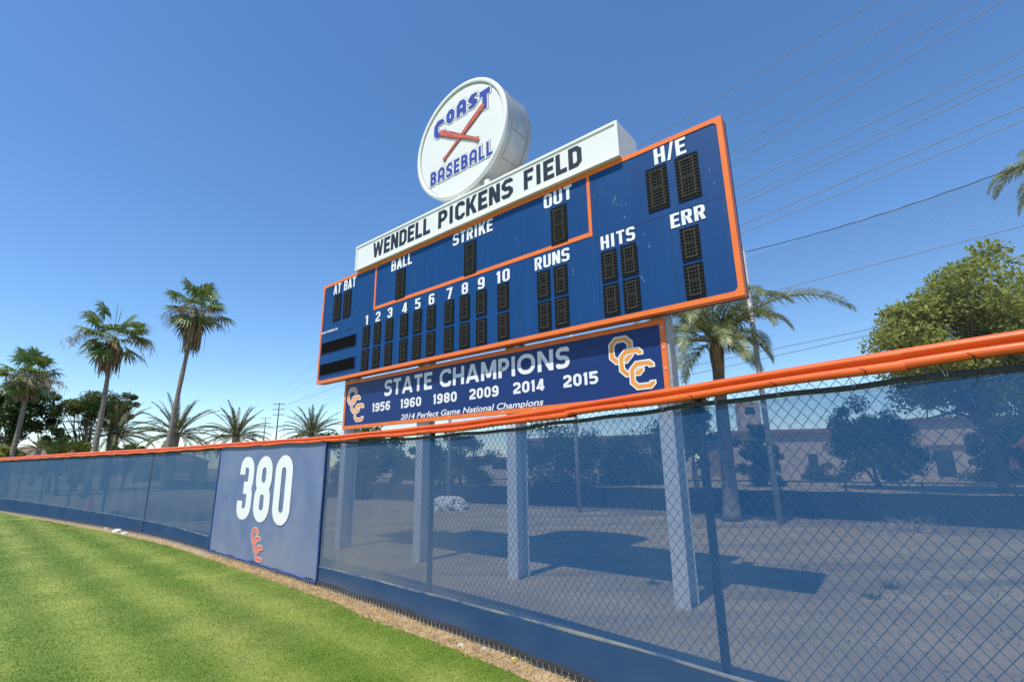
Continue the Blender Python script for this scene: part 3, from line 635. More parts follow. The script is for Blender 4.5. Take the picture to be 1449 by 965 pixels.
# ------------------------------------------------------------------ name sign
ns_ = brd('name_sign', 'long white box sign with black field name on top edge of scoreboard', 'sign')
NU0, NU1, NZ0, NZ1, NY0, NY1 = 1.488, 8.380, 6.189, 6.803, -.09, .59
mb = MB(); mb.box(NU0+.008, NU1-.008, NY0+.035, NY1, NZ0+.004, NZ1-.004); mb.build('sign_box', WHITE, ns_)
mb = MB(); frame(mb, NU0, NU1, NZ0, NZ1, .045, NY0, NY0+.06, .0); mb.build('sign_frame', WHITE, ns_)
mb = MB(); mb.box(NU0+.046, NU1-.046, NY0+.018, NY0+.034, NZ0+.046, NZ1-.046); mb.build('sign_face', WHITEFACE, ns_)
OC = dict(t=.215, w=.62, gap=.085, c=.13, oct_=True, slant=-.0)
for txt, u0, u1 in (('WENDELL', 2.165, 4.125), ('PICKENS', 4.365, 6.317), ('FIELD', 6.56, 7.733)):
    word(txt, u0, u1, 6.318, 6.695, NY0+.016, **OC).build('lettering', INK, ns_)

# ------------------------------------------------------------------ round sign
rs = brd('round_sign', 'round white drum sign with blue club lettering standing above the name sign', 'sign')
DC, DR, DD = (4.853, 8.205), 1.292, .78
def disc_ring(r, y, n=96): a = np.linspace(0, 2*np.pi, n, endpoint=False); return np.stack([DC[0]+r*np.cos(a), np.full(n, y), DC[1]+r*np.sin(a)], 1)
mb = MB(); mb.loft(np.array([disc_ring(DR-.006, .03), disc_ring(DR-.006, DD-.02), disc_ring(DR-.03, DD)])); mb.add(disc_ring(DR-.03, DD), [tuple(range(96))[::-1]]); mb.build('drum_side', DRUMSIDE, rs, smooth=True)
mb = MB(); mb.loft(np.array([disc_ring(DR*.925, .03), disc_ring(DR*.925, -.005), disc_ring(DR*.94, -.02), disc_ring(DR*.985, -.02), disc_ring(DR, -.005), disc_ring(DR+.004, .04), disc_ring(DR-.006, .05)])); mb.build('drum_rim', WHITE, rs, smooth=True)
mb = MB(); mb.add(disc_ring(DR*.93, .012), [tuple(range(96))]); mb.build('sign_face', WHITEFACE, rs)
mb = MB(); mb.loft(np.array([disc_ring(DR*.932, .0118), disc_ring(DR*.917, .009), disc_ring(DR*.917, .0119)])); mb.build('gap_shade_ring', mat('gap_shade_black', (.02, .025, .022), .7), rs)  # black ring painted as the shade in the gap around the face
SEAMR = mat('rust_seam', (.25, .22, .18), .7)
mb = MB()
for a in (28, -12, -38, 80, 130): mb.tube([(DC[0]+(DR-.004)*math.cos(R_(a)), y, DC[1]+(DR-.004)*math.sin(R_(a))) for y in (.2, .4, .62)], .006, 6)
for y in (.16, .66): mb.tube([(DC[0]+(DR-.004)*math.cos(R_(a)), y, DC[1]+(DR-.004)*math.sin(R_(a))) for a in range(-40, 131, 5)], .0045, 6)
mb.build('side_seam', SEAMR, rs)
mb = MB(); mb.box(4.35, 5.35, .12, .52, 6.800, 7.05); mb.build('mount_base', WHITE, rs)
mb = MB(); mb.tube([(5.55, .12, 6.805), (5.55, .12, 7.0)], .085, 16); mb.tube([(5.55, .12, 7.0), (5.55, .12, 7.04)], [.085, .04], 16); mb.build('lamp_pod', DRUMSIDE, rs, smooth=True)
def outlined(items, w, t):
    y = .010
    for nm, g, mt, yy in (('letter_outline', .105, GREYINK, y), ('letter_border', .075, LETTER, y-.006), ('lettering', .0, BLUEINK, y-.012)):
        mb = MB()
        for txt, u0, u1, z0, z1 in items: word(txt, u0, u1, z0, z1, yy, t=t, w=w, gap=.15, c=.15, oct_=True, g=g*.36/(z1-z0), mb=mb)
        mb.build(nm, mt, rs)
outlined([('C', 4.085, 4.40, 8.53, 8.955), ('O', 4.465, 4.71, 8.725, 9.045), ('A', 4.775, 5.055, 8.73, 9.10), ('S', 5.115, 5.375, 8.745, 9.07), ('T', 5.43, 5.715, 8.545, 8.995)], .70, .285)
outlined([('BASEBALL', 4.01, 5.775, 7.445, 7.765)], .60, .20)
def bat(p0, p1, y):                               # barrel end p0, knob end p1
    p0, p1 = np.array(p0), np.array(p1); d = p1-p0; L = np.linalg.norm(d); d /= L; n = np.array([-d[1], d[0]])
    prof = [(0, .025), (.015, .045), (.06, .055), (.3, .055), (.5, .042), (.7, .028), (.93, .022), (.955, .043), (.985, .043), (1, .026)]
    mb = MB()
    for grow, mi, yy in ((.012, 1, y), (0, 0, y-.003)):
        A = [p0+d*L*s+n*(h+grow) for s, h in prof]; B = [p0+d*L*s-n*(h+grow) for s, h in prof]
        mb.quads([[(A[i][0], yy, A[i][1]), (A[i+1][0], yy, A[i+1][1]), (B[i+1][0], yy, B[i+1][1]), (B[i][0], yy, B[i][1])] for i in range(len(A)-1)], mi)
    for s0, s1, o in ((.10, .16, .02), (.2, .36, -.02), (.3, .4, .03)):
        A = p0+d*L*s0+n*o; B = p0+d*L*s1+n*o; mb.quads([[(A[0], y-.005, A[1]), (B[0], y-.005, B[1]), (B[0]+n[0]*.008, y-.005, B[1]+n[1]*.008), (A[0]+n[0]*.008, y-.005, A[1]+n[1]*.008)]], 1)
    return mb.build('crossed_bat', [BATRED, BATDK], rs)
bat((5.56, 8.66), (4.40, 7.90), -.008); bat((4.29, 8.62), (5.42, 7.92), -.016)

# ------------------------------------------------------------------ ball net behind the scoreboard
net = thing('ball_net', (7.28, 14.28, 0), 'tall ball-stopping net on galvanised poles behind the scoreboard', 'net')
NO = np.array(net.location)
NP = [np.array(p) for p in ((-2.9, 22.6), (2.31, 18.4), (7.28, 14.28), (12.15, 8.45))]; NT = 8.05
for p in NP:
    mb = MB(); q = np.array([*p, 0])-NO; mb.tube([q, q+[0, 0, 3], q+[0, 0, NT+.05]], .075, 12); mb.tube([q+[0, 0, NT+.05], q+[0, 0, NT+.11]], [.08, .03], 12); mb.build('net_pole', GALV, net, smooth=True)
for a, b in zip(NP[:-1], NP[1:]):
    Ls = np.linalg.norm(b-a); e = (b-a)/Ls; z0 = 1.2; mb = MB(); st = .050; D2 = []
    topz = lambda s: NT-.42*4*(s/Ls)*(1-s/Ls)*.5
    for sg in (1, -1):
        c = np.arange(-(NT-z0), Ls+(NT-z0), st*1.414)
        for s0 in c:                              # line s = s0 + (z - z0)*sg
            zs = np.array([z0, NT-.2]); sA = s0+(zs-z0)*sg
            if sg < 0: sA = s0+(zs-z0)*-1
            t0, t1 = 0.0, 1.0; d = sA[1]-sA[0]
            ta, tb = sorted(((0-sA[0])/d, (Ls-sA[0])/d)); t0, t1 = max(t0, ta), min(t1, tb)
            if t1 <= t0: continue
            D2.append((sA[0]+d*t0, zs[0]+(zs[1]-zs[0])*t0, sA[0]+d*t1, zs[0]+(zs[1]-zs[0])*t1))
    D2 = np.array(D2); r = .0026; nn = np.array([e[1], -e[0]])
    def p3(s, z): k = np.minimum(z, topz(s)); return np.stack([a[0]+e[0]*s-NO[0], a[1]+e[1]*s-NO[1], k], -1)
    A = p3(D2[:, 0], D2[:, 1]); B = p3(D2[:, 2], D2[:, 3]); N3 = np.array([*nn, 0])*r; U3 = np.array([*e, 0])*r
    for o1, o2 in ((N3, U3), (U3, -N3), (-N3, N3*0+U3*-1)): mb.quads(np.stack([A+o1, A+o2, B+o2, B+o1], 1))
    mb.build('net_mesh', NETM, net)
    S = np.linspace(0, Ls, 60); mb = MB(); mb.tube(p3(S, topz(S)-.012*np.abs(np.sin(S*4.5))), .012, 6); mb.build('edge_rope', CABLE, net)
    mb = MB(); mb.tube(np.stack([a[0]+e[0]*S-NO[0], a[1]+e[1]*S-NO[1], NT-.03-.36*4*(S/Ls)*(1-S/Ls)*.5], -1), .006, 6); mb.build('support_cable', GALV, net)

# ------------------------------------------------------------------ back fence with dark screen
bf = thing('back_fence', (6.8, 15.1, 0), 'low dark screened fence along the far edge of the dirt behind the scoreboard', 'fence'); BFO = np.array(bf.location)
BP = np.array([(-30, 43), (-16, 33), (-3.2, 24.2), (4.4, 19.4), (8.4, 16.2), (12.3, 12.6), (16.5, 7.5), (22, 0)]); BFz = 1.06
for a, b in zip(BP[:-1], BP[1:]):
    A, B = np.array([*a, 0])-BFO, np.array([*b, 0])-BFO; L = np.linalg.norm(B-A); n = int(L/2.4)+1
    mb = MB(); k = np.linspace(0, 1, n*4+1)[:, None]; Pp = A+(B-A)*k; sg = np.zeros_like(Pp); sg[:, 2] = -.03*np.abs(np.sin(k[:, 0]*n*np.pi))
    mb.loft(np.array([Pp+[0, 0, .0], Pp+[0, 0, .45], Pp+[0, 0, .80]+sg]), closed=False); mb.build('windscreen', BACKSCREEN, bf)
    mb = MB(); mb.tube([A+[0, 0, BFz], (A+B)/2+[0, 0, BFz], B+[0, 0, BFz]], .022, 8); mb.build('top_rail', FPOST, bf)
    for j in range(n):
        p = A+(B-A)*j/n+[0, 0, 0]; mb = MB(); mb.tube([p+[.03, .03, 0], p+[.03, .03, .5], p+[.03, .03, BFz]], .028, 8); mb.build('fence_post', FPOST, bf)
    mb = MB(); st = .11; nn = int(L/st); e = (B-A)/L
    for sgn in (1, -1):
        s = np.arange(nn)*st; q0 = A+e*s[:, None]+[0, 0, .78]; q1 = q0+e*sgn*.28+[0, 0, .28]; wv = np.array([0, 0, .003])
        mb.quads(np.stack([q0-wv, q0+wv, q1+wv, q1-wv], 1))
    mb.build('chain_link', FPOST, bf)


# ------------------------------------------------------------------ vegetation
def unit(v): v = np.asarray(v, float); return v/(np.linalg.norm(v, axis=-1, keepdims=True)+1e-12)
LF_DK = leafmat('leaf_dark_green', (.055, .098, .022), (.022, .046, .012), 5)
LF_MID = leafmat('leaf_mid_green', (.10, .145, .030), (.042, .075, .016), 4)
LF_YEL = leafmat('leaf_olive_green', (.37, .40, .085), (.12, .165, .030), 2.6, trans=.45)
BARK = mat('bark', (.16, .12, .09), .95, (.09, .07, .05), scale=5, bump=.8, bscale=14, stretch=(3, 3, .6))
PALMBARK = mat('palm_bark', (.29, .25, .205), .95, (.16, .135, .11), scale=4, bump=.9, bscale=9, stretch=(.6, .6, 5))
FANGREEN = leafmat('fan_frond_green', (.17, .24, .05), (.055, .10, .024), 2.5, trans=.25, rough=.35, spec=.5)
DATEGREEN = leafmat('date_frond_green', (.185, .185, .075), (.10, .11, .042), 2.5, trans=.15, rough=.5)
QUEENGREEN = leafmat('queen_frond_green', (.31, .34, .14), (.13, .17, .06), 3, trans=.3, rough=.4, spec=.6)
DEADFROND = mat('dead_frond', (.27, .20, .125), .95, (.13, .095, .062), scale=4)
FLOWER = mat('dry_flower_stalk', (.52, .40, .26), .95, (.38, .25, .16), scale=6)
SHEATH = mat('frond_base', (.42, .31, .20), .9, (.27, .22, .12), scale=5)

def limb(mb, p, d, L, r0, r1, rs, bend=.25, n=6):
    pts = [np.array(p, float)]; d = unit(d); q = pts[0]
    for k in range(n):
        d = unit(d+rs.normal(0, bend/n*1.6, 3)+np.array([0, 0, .04])); q = q+d*L/n; pts.append(q)
    mb.tube(pts, np.linspace(r0, r1, n+1), 7); return pts, d
def leaves(mb, C, R, n, size, rs, up=.35):
    """n leaf blades scattered through clumps with centres C and radii R"""
    k = rs.integers(0, len(C), n); v = unit(rs.normal(size=(n, 3))); rad = rs.random(n)**.45
    P = C[k]+v*(R[k]*rad)[:, None]*np.array([1, 1, .8])
    nr = unit(v*.7+rs.normal(0, .6, (n, 3))+[0, 0, up]); t = unit(np.cross(nr, rs.normal(size=(n, 3)))); b = np.cross(nr, t)
    s = (size*rs.uniform(.6, 1.3, n))[:, None]
    mb.quads(np.stack([P-t*s*.5, P+b*s*.33, P+t*s*.55, P-b*s*.33], 1))
def tree(name, label, base, H, W, trunkH, mt, nclump, nleaf, size, seed, group=None, cat='tree', trunks=1, rtr=.16, squash=1.0, crown_lo=None, gap=.0):
    rs = np.random.default_rng(seed); t = thing(name, tuple(base), label, cat, group)
    lo = crown_lo if crown_lo is not None else trunkH*.8; cz = (H+lo)/2; hz = (H-lo)/2
    v = unit(rs.normal(size=(nclump, 3))); rad = rs.random(nclump)**.38
    lob = 1+.28*np.sin(v[:, 0]*3.1+seed)*np.cos(v[:, 1]*2.7+v[:, 2]*3+seed*1.7)
    C = v*(rad*lob)[:, None]*np.array([W/2, W/2*squash, hz])*.86+[0, 0, cz]; R = rs.uniform(.10, .20, nclump)*W*(1-.25*rad)
    tb = MB(); tips = []
    for k in range(trunks):
        off = rs.normal(0, .12*(trunks > 1), 3)*[1, 1, 0]; d = np.array([rs.normal(0, .22 if trunks > 1 else .05), rs.normal(0, .22 if trunks > 1 else .05), 1])
        pts, d2 = limb(tb, off, d, max(trunkH, H*.3), rtr/trunks**.5, rtr*.62/trunks**.5, rs, .15); tips.append(pts[-1])
    for c in C[rs.permutation(nclump)[:min(nclump, 26)]]:
        a = tips[rs.integers(0, len(tips))]; mid = a*.55+c*.45+rs.normal(0, .06*W, 3)*[1, 1, .4]
        tb.tube([a-[0, 0, .1], (a+mid)/2+[0, 0, .03*W], mid, c], [rtr*.42, rtr*.3, rtr*.2, rtr*.06], 5)
    tb.build('trunk', BARK, t, True)
    mb = MB(); leaves(mb, C, R, nleaf, size, rs); mb.build('crown', mt, t)
    return t

def fan_frond(mb, p, d, pet, fan, rs, n=22, droop=.35):
    d = unit(d); side = unit(np.cross(d, [0, 0, 1.0])+rs.normal(0, .15, 3)); nrm = np.cross(side, d)
    q = p+d*pet+[0, 0, -.05*pet]; w = .018
    mb.quads([[p-side*w, p+side*w, q+side*w, q-side*w]])
    for a in np.linspace(-2.3, 2.3, n)+rs.normal(0, .03, n):
        r = d*np.cos(a)+side*np.sin(a); L = fan*(.72+.28*np.cos(a*.55))*rs.uniform(.9, 1.08)
        pv = unit(np.cross(r, nrm)); w0, w1 = .012, L*.062
        m1 = q+r*L*.62+nrm*.04*L; e = q+r*L+[0, 0, -droop*L*rs.uniform(.3, 1.0)]
        mb.quads([[q-pv*w0, q+pv*w0, m1+pv*w1, m1-pv*w1], [m1-pv*w1, m1+pv*w1, e+pv*.008, e-pv*.008]])
def fan_palm(base, H, cr, label, seed, flower=1, lean=(0, 0), skirt=1.0, rt=.145):
    rs = np.random.default_rng(seed); t = thing('fan_palm', tuple(base), label, 'palm tree', 'tall fan palms beyond the fence')
    top = np.array([lean[0], lean[1], H]); zs = np.linspace(0, 1, 26)
    pts = np.array([[lean[0]*z**1.4+.06*np.sin(z*5+seed), lean[1]*z**1.4, H*z] for z in zs])
    mb = MB(); mb.tube(pts, rt*(1.25-.5*zs+.3*np.exp(-zs*9))*(1+.06*np.sin(zs*120)), 10); mb.build('trunk', PALMBARK, t, True)
    top = pts[-1]; mb = MB()
    for k in range(24):
        az = k*2.399+rs.normal(0, .2); el = R_(82-128*((k+.5)/24)**.85+rs.normal(0, 7))
        d = np.array([np.cos(az)*np.cos(el), np.sin(az)*np.cos(el), np.sin(el)*(.80 if el > 0 else 1)])
        fan_frond(mb, top+d*.1+[0, 0, .12*np.sin(el)], d, cr*rs.uniform(.34, .6), cr*rs.uniform(.36, .48), rs)
    mb.build('crown', FANGREEN, t)
    mb = MB()
    for k in range(90):
        az = rs.uniform(0, 6.28); l = cr*rs.uniform(.35, .85)*skirt; o = np.array([np.cos(az), np.sin(az), 0]); p = top+o*.16+[0, 0, -.05-rs.random()*.3]
        q = p+o*rs.uniform(.05, .33)*cr*.7+[0, 0, -l*.55]; e = q+o*rs.normal(0, .06)+[0, 0, -l*.6]; sd_ = np.array([-o[1], o[0], 0])*rs.uniform(.04, .11)
        mb.quads([[p-sd_*.3, p+sd_*.3, q+sd_, q-sd_], [q-sd_, q+sd_, e+sd_*.4, e-sd_*.4]])
    mb.build('dead_frond_skirt', DEADFROND, t)
    mb = MB()
    for k in range(int(9*flower)):
        az = rs.uniform(0, 6.28); o = np.array([np.cos(az), np.sin(az), 0]); L = cr*rs.uniform(.7, 1.1); s_ = np.linspace(0, 1, 7)
        P = np.array([top+o*L*s*.95+np.array([0, 0, L*(.55*s-.85*s*s)]) for s in s_]); mb.tube(P, np.linspace(.022, .008, 7), 4)
        for j in range(46):
            s = rs.uniform(.35, 1); p = top+o*L*s*.95+np.array([0, 0, L*(.55*s-.85*s*s)]); e = p+rs.normal(0, .16, 3)*cr*.6+[0, 0, -.14*cr]; w_ = np.array([0, .012, .008])
            mb.quads([[p-w_, p+w_, e+w_, e-w_]])
    mb.build('flower_stalk', FLOWER, t)
    return t
def pinnate(mb, p, az, el, L, rs, nl=46, ll=.5, lw=.02, curv=1.6, hang=.4, vee=.5, fwd=0.0):
    """arching feather frond; returns rachis"""
    k = 24; q = np.array(p, float); pts = [q]; e = el
    for i in range(k):
        e = e-curv/k*(.45+1.1*i/k)
        q = q+np.array([np.cos(az)*np.cos(e), np.sin(az)*np.cos(e), np.sin(e)])*L/k; pts.append(q)
    pts = np.array(pts); mb.tube(pts, np.linspace(.03, .006, k+1)*L/3, 5)
    T = unit(np.gradient(pts, axis=0)); s = np.linspace(.14, .99, nl); Q = []
    for sgn in (-1, 1):
        ss = np.clip(s+rs.normal(0, .006, nl), .1, .995); i = ss*k; P = np.stack([np.interp(i, np.arange(k+1), pts[:, j]) for j in range(3)], 1)
        t = unit(np.stack([np.interp(i, np.arange(k+1), T[:, j]) for j in range(3)], 1)); sd_ = unit(np.cross(t, [0, 0, 1.0]))*sgn; up = np.cross(sd_, t)*sgn
        ln = ll*(np.sin(np.pi*np.clip(ss*.86+.14, 0, 1))**.55*.85+.15)*rs.uniform(.85, 1.1, nl)
        d = unit(sd_*(.8-fwd*.6)+t*(.55+fwd*.8+.5*ss[:, None])+np.abs(up)*[0, 0, 1]*vee*rs.uniform(.2, 1, (nl, 1))+rs.normal(0, .10, (nl, 3)))
        m1 = P+d*(ln*.5)[:, None]; d2 = unit(d+np.array([0, 0, -1.0])*hang*rs.uniform(.6, 1.6, (nl, 1))); e2 = m1+d2*(ln*.5)[:, None]
        wv = unit(np.cross(d, up))*lw; wv2 = unit(np.cross(d, t))*lw
        Q += [np.stack([P-t*lw*.6, P+t*lw*.6, m1+t*lw, m1-t*lw], 1), np.stack([m1-t*lw, m1+t*lw, e2+t*lw*.2, e2-t*lw*.2], 1)]
    mb.quads(np.concatenate(Q)); return pts
def date_palm(base, H, cr, label, seed, nf=46):
    rs = np.random.default_rng(seed); t = thing('date_palm', tuple(base), label, 'palm tree', 'feathery date palms in a row beyond the fence')
    zs = np.linspace(0, 1, 14); mb = MB(); mb.tube(np.stack([0*zs, 0*zs, H*zs], 1), .26*(1+.25*zs**3)*(1+.05*np.sin(zs*90)), 10)
    mb.build('trunk', PALMBARK, t, True); mb = MB()
    for k in range(nf):
        az = k*2.399+rs.normal(0, .15); el = R_(82-95*(k/nf)**.9+rs.normal(0, 5))
        pinnate(mb, [.08*np.cos(az), .08*np.sin(az), H], az, el, cr*rs.uniform(.92, 1.12), rs, nl=52, ll=cr*.17, lw=.034, curv=.50+.75*k/nf, hang=.06, vee=.5, fwd=.55)
    mb.build('crown', DATEGREEN, t); return t

# fan palms at the left
def over(px, py, Y, z=0): p = at(px, py, Y); return np.array([p[0], p[1], z])
for (px, py, Y, cpx, lab, sd_, fl_, ln, sk) in (
        (42, 533, 34, 36, 'shortest fan palm, at the left edge, with pale flower clump and dark trees behind', 11, 1.2, (0, 0), .7),
        (163, 476, 32, 45, 'middle fan palm with full round green crown and brown skirt of dead fronds', 12, .9, (0, 0), 1.0),
        (277, 440, 31, 44, 'tallest fan palm with ragged crown of drooping fronds and tan flower stalks', 15, 1.5, (.5, 0), 1.25)):
    p = at(px, py, Y); s_ = np.linalg.norm(p-EYEV)/F_PX
    fan_palm((p[0]-ln[0], p[1], 0), p[2], cpx*s_*.98, lab, sd_, fl_, ln, sk)
for (px, py, Y, r, lab, sd_) in ((159, 616, 44, 41, 'date palm standing beside the trunk of the middle fan palm', 21), (249, 616, 44, 42, 'date palm standing close behind the trunk of the tallest fan palm', 22),
                                 (334, 618, 46, 38, 'date palm standing just left of the utility poles', 23), (442, 616, 46, 37, 'date palm between the utility poles and the champions sign', 24), (55, 634, 60, 16, 'small distant palm above the house roofs at the left', 25)):
    p = at(px, py, Y); s_ = np.linalg.norm(p-EYEV)/F_PX; date_palm((p[0], p[1], 0), p[2], r*s_*1.12, lab, sd_, 46 if r > 20 else 26)
# near queen palm behind the scoreboard
QB = gnd(1037, 737); qt = at(1012, 482, QB[1]); 
qp = thing('queen_palm', tuple(QB), 'queen palm with drooping feathery fronds and thick trunk behind the right end of the scoreboard', 'palm tree', None)
rs = np.random.default_rng(31); top = qt-QB; zs = np.linspace(0, 1, 30)
mb = MB(); mb.tube(np.stack([top[0]*zs, top[1]*zs, top[2]*zs], 1), .225*(1-.28*zs+.25*np.exp(-zs*12))*(1+.02*np.sin(zs*150)), 14); mb.build('trunk', PALMBARK, qp, True)
mb = MB()
for k in range(26):
    az = rs.uniform(0, 6.28); o = np.array([np.cos(az), np.sin(az), 0]); p = top+o*.15+[0, 0, -.8-rs.random()*.35]; l = rs.uniform(.5, .95); q = p+o*.12*l+[0, 0, l]; sd_ = np.array([-o[1], o[0], 0])*.07
    mb.quads([[p-sd_, p+sd_, q+sd_*.4, q-sd_*.4]])
mb.build('frond_base', SHEATH, qp)
fr = [(R_(-22), R_(50), 3.9, 1.95), (R_(150), R_(42), 2.6, 2.2), (R_(190), R_(60), 2.7, 2.2), (R_(235), R_(50), 2.6, 2.3), (R_(280), R_(66), 2.5, 2.3), (R_(100), R_(60), 2.7, 2.1), (R_(60), R_(50), 2.7, 2.2), (R_(20), R_(70), 2.7, 2.2),
      (R_(170), R_(15), 2.2, 1.7), (R_(215), R_(5), 2.0, 1.6), (R_(320), R_(72), 2.4, 2.4), (R_(255), R_(25), 2.1, 1.9), (R_(340), R_(10), 1.5, 1.7), (R_(130), R_(75), 2.6, 2.2), (R_(300), R_(20), 1.6, 1.8), (R_(200), R_(-25), 1.6, 1.0), (R_(-5), R_(-20), 1.3, .9), (R_(205), R_(72), 2.7, 2.5), (R_(250), R_(78), 2.6, 2.6), (R_(290), R_(45), 2.2, 2.2), (R_(165), R_(66), 2.6, 2.4), (R_(225), R_(28), 2.3, 2.0), (R_(270), R_(5), 1.9, 1.5), (R_(330), R_(52), 2.1, 2.3)]
for k, (az, el, L, cv) in enumerate(fr):
    mb = MB(); pinnate(mb, top+np.array([np.cos(az)*.1, np.sin(az)*.1, -.05]), az, el, L*(1.2 if k else 1.12), rs, nl=120, ll=.60 if k else .72, lw=.014, curv=cv*.9, hang=.75, vee=.6); mb.build('frond', QUEENGREEN, qp)
# second queen palm past the right edge
q2 = at(1530, 235, 13.5)
qp2 = thing('queen_palm', (q2[0], q2[1], 0), 'queen palm of which only frond tips reach in at the upper right corner', 'palm tree'); top = np.array([0, 0, q2[2]])
mb = MB(); mb.tube(np.stack([0*zs, 0*zs, q2[2]*zs], 1), .24*(1-.2*zs), 12); mb.build('trunk', PALMBARK, qp2, True)
for k, (az, el, L, cv) in enumerate(((R_(150), R_(38), 2.6, 1.9), (R_(190), R_(45), 2.6, 2.0), (R_(140), R_(-5), 2.0, 1.2), (R_(165), R_(12), 2.3, 1.9), (R_(110), R_(50), 2.6, 2.0), (R_(60), R_(50), 2.6, 2.0), (R_(10), R_(45), 2.6, 2.0), (R_(-40), R_(50), 2.6, 2.0), (R_(-90), R_(50), 2.6, 2.0), (R_(230), R_(40), 2.4, 2.0))):
    mb = MB(); pinnate(mb, top, az, el, L, rs, nl=90, ll=.60, lw=.017, curv=cv, hang=.8, vee=.5); mb.build('frond', QUEENGREEN, qp2)

# broadleaf trees
def tr(px, Y, ytop, wpx, label, mt, seed, nclump=60, nleaf=14000, size=.16, ylo=None, name='leafy_tree', **kw):
    b = over(px, 640, Y); s_ = np.hypot(b[0], b[1])/F_PX*np.cos(np.arctan2(b[0], b[1]))*1.0; p = at(px, ytop, Y); H = p[2]
    lo = at(px, ylo, Y)[2] if ylo else None
    return tree(name, label, b, H, wpx*Y/F_PX, max(.9, H*.28), mt, nclump, nleaf, size, seed, crown_lo=lo, **kw)
tr(1408, 24, 364, 262, 'large olive green broadleaf tree rising behind the net at the right edge', LF_YEL, 41, 120, 52000, .20, 610, rtr=.24)
tr(1236, 30, 556, 125, 'round dark tree seen through the blue screen left of the large olive tree', LF_DK, 42, 60, 18000, .17, 700, trunks=3)
tr(1073, 34, 588, 76, 'small bushy tree seen through the screen beside the tall tower', LF_DK, 43, 40, 11000, .16, 706, trunks=2)
tr(975, 30, 508, 96, 'yellow green tree peeking out between the champions sign and the queen palm', LF_MID, 44, 50, 14000, .16, 700, trunks=2)
tr(892, 40, 588, 150, 'broad dark tree seen through the screen left of the right-hand steel post', LF_DK, 45, 50, 13000, .2, 705, trunks=2)
tr(795, 38, 592, 160, 'dark tree seen through the screen between the two right-hand steel posts', LF_DK, 46, 50, 13000, .2, 705, trunks=2)
tr(652, 44, 608, 120, 'small dark tree seen through the screen above the crumpled tarp', LF_DK, 47, 40, 10000, .2, 700)
tr(520, 36, 600, 120, 'dark tree mass behind the first steel post, its top showing over the orange cap', LF_MID, 48, 50, 14000, .2, 710, trunks=2)
tr(500, 27, 640, 62, 'dark shrub on the dirt beside the first steel post', LF_DK, 49, 30, 7000, .12, 706, name='shrub', cat='shrub')
tr(590, 60, 620, 80, 'distant dark tree seen through the screen beside the second steel post', LF_DK, 50, 30, 7000, .26, 700)
tr(20, 40, 522, 95, 'dense dark tree behind the shortest fan palm at the left edge', LF_DK, 51, 60, 15000, .2, 636)
tr(112, 42, 548, 86, 'open crowned green tree with several bare trunks left of the middle fan palm', LF_MID, 52, 34, 8000, .18, 606, trunks=3, rtr=.2)
tr(160, 46, 556, 60, 'green tree rising behind the date palm beside the middle fan palm', LF_MID, 53, 26, 6000, .18, 610)
tr(78, 38, 600, 34, 'dark round bush below the open crowned tree', LF_DK, 54, 20, 4000, .14, 632, name='shrub', cat='shrub')
tr(90, 36, 622, 60, 'low olive hedge plant in front of the house roofs', LF_YEL, 55, 24, 4500, .13, 646, name='shrub', cat='shrub')
tr(8, 34, 632, 40, 'low yellowish bush over the fence at the far left', LF_YEL, 56, 20, 3500, .13, 650, name='shrub', cat='shrub')
tr(180, 40, 628, 44, 'low bush with reddish tips at the foot of the middle fan palm', LF_MID, 57, 20, 3500, .13, 646, name='shrub', cat='shrub')
tr(1420, 34, 560, 90, 'shadowy tree behind the large olive tree, seen through the screen', LF_DK, 58, 40, 10000, .2, 690)
tr(1150, 39, 652, 70, 'clipped low bush in front of the pink building', LF_MID, 59, 24, 5000, .14, 705, name='shrub', cat='shrub')
tr(1400, 36, 664, 120, 'row of low bushes in front of the brick panels', LF_MID, 60, 30, 7000, .14, 705, name='shrub', cat='shrub')

# ------------------------------------------------------------------ power line
PA = np.array([*over(386.5, 640, 140)[:2]]); PBv = np.array([16., 15.]); RD = PBv-PA; RL = np.linalg.norm(RD); RU = RD/RL; RN = np.array([-RU[1], RU[0]])
def route(x, y, off):                              # sight line on the vertical sheet of one wire
    r = ray(x, y); o = PA+RN*off; t = (o@RN)/(r[:2]@RN); P = EYEV+r*t; return float((P[:2]-PA)@RU), float(P[2])
def utility_pole(px, ytop, Y, arms, label, r=.17):
    b = over(px, 640, Y); H = at(px, ytop, Y)[2]; t = thing('utility_pole', tuple(b), label, 'utility pole', 'utility poles in a line beyond the fence')
    mb = MB(); mb.tube([(0, 0, 0), (0, 0, H*.5), (0, 0, H)], [r*1.3, r*1.1, r*.75], 10); mb.build('pole', POLEWOOD, t, True)
    for yy, half in arms:
        z = at(px, yy, Y)[2]; hw = half/F_PX*Y; e = np.array([1.0, .1, 0])
        mb = MB(); mb.box(-hw, hw, -.06, .06, z-.07, z+.07); o = mb.build('crossarm', POLEWOOD, t)
        for q in (-.95, -.5, .5, .95):
            mb = MB(); mb.tube([(hw*q, 0, z+.06), (hw*q, 0, z+.2), (hw*q, 0, z+.28)], [.05, .09, .05], 8); m_ = mb.build('insulator', DARKSTEEL, o)
    return t
utility_pole(388.5, 570, 140, ((572, 8), (579.5, 8), (587, 8), (605, 11)), 'nearest and tallest wooden utility pole with four crossarms between two date palms')
utility_pole(371, 591, 190, ((592, 6.5), (599, 6), (606, 6)), 'second utility pole, slightly shorter, just left of the nearest one')
utility_pole(355, 609, 270, ((611, 5), (618, 5)), 'farthest and smallest utility pole, partly hidden by a date palm')
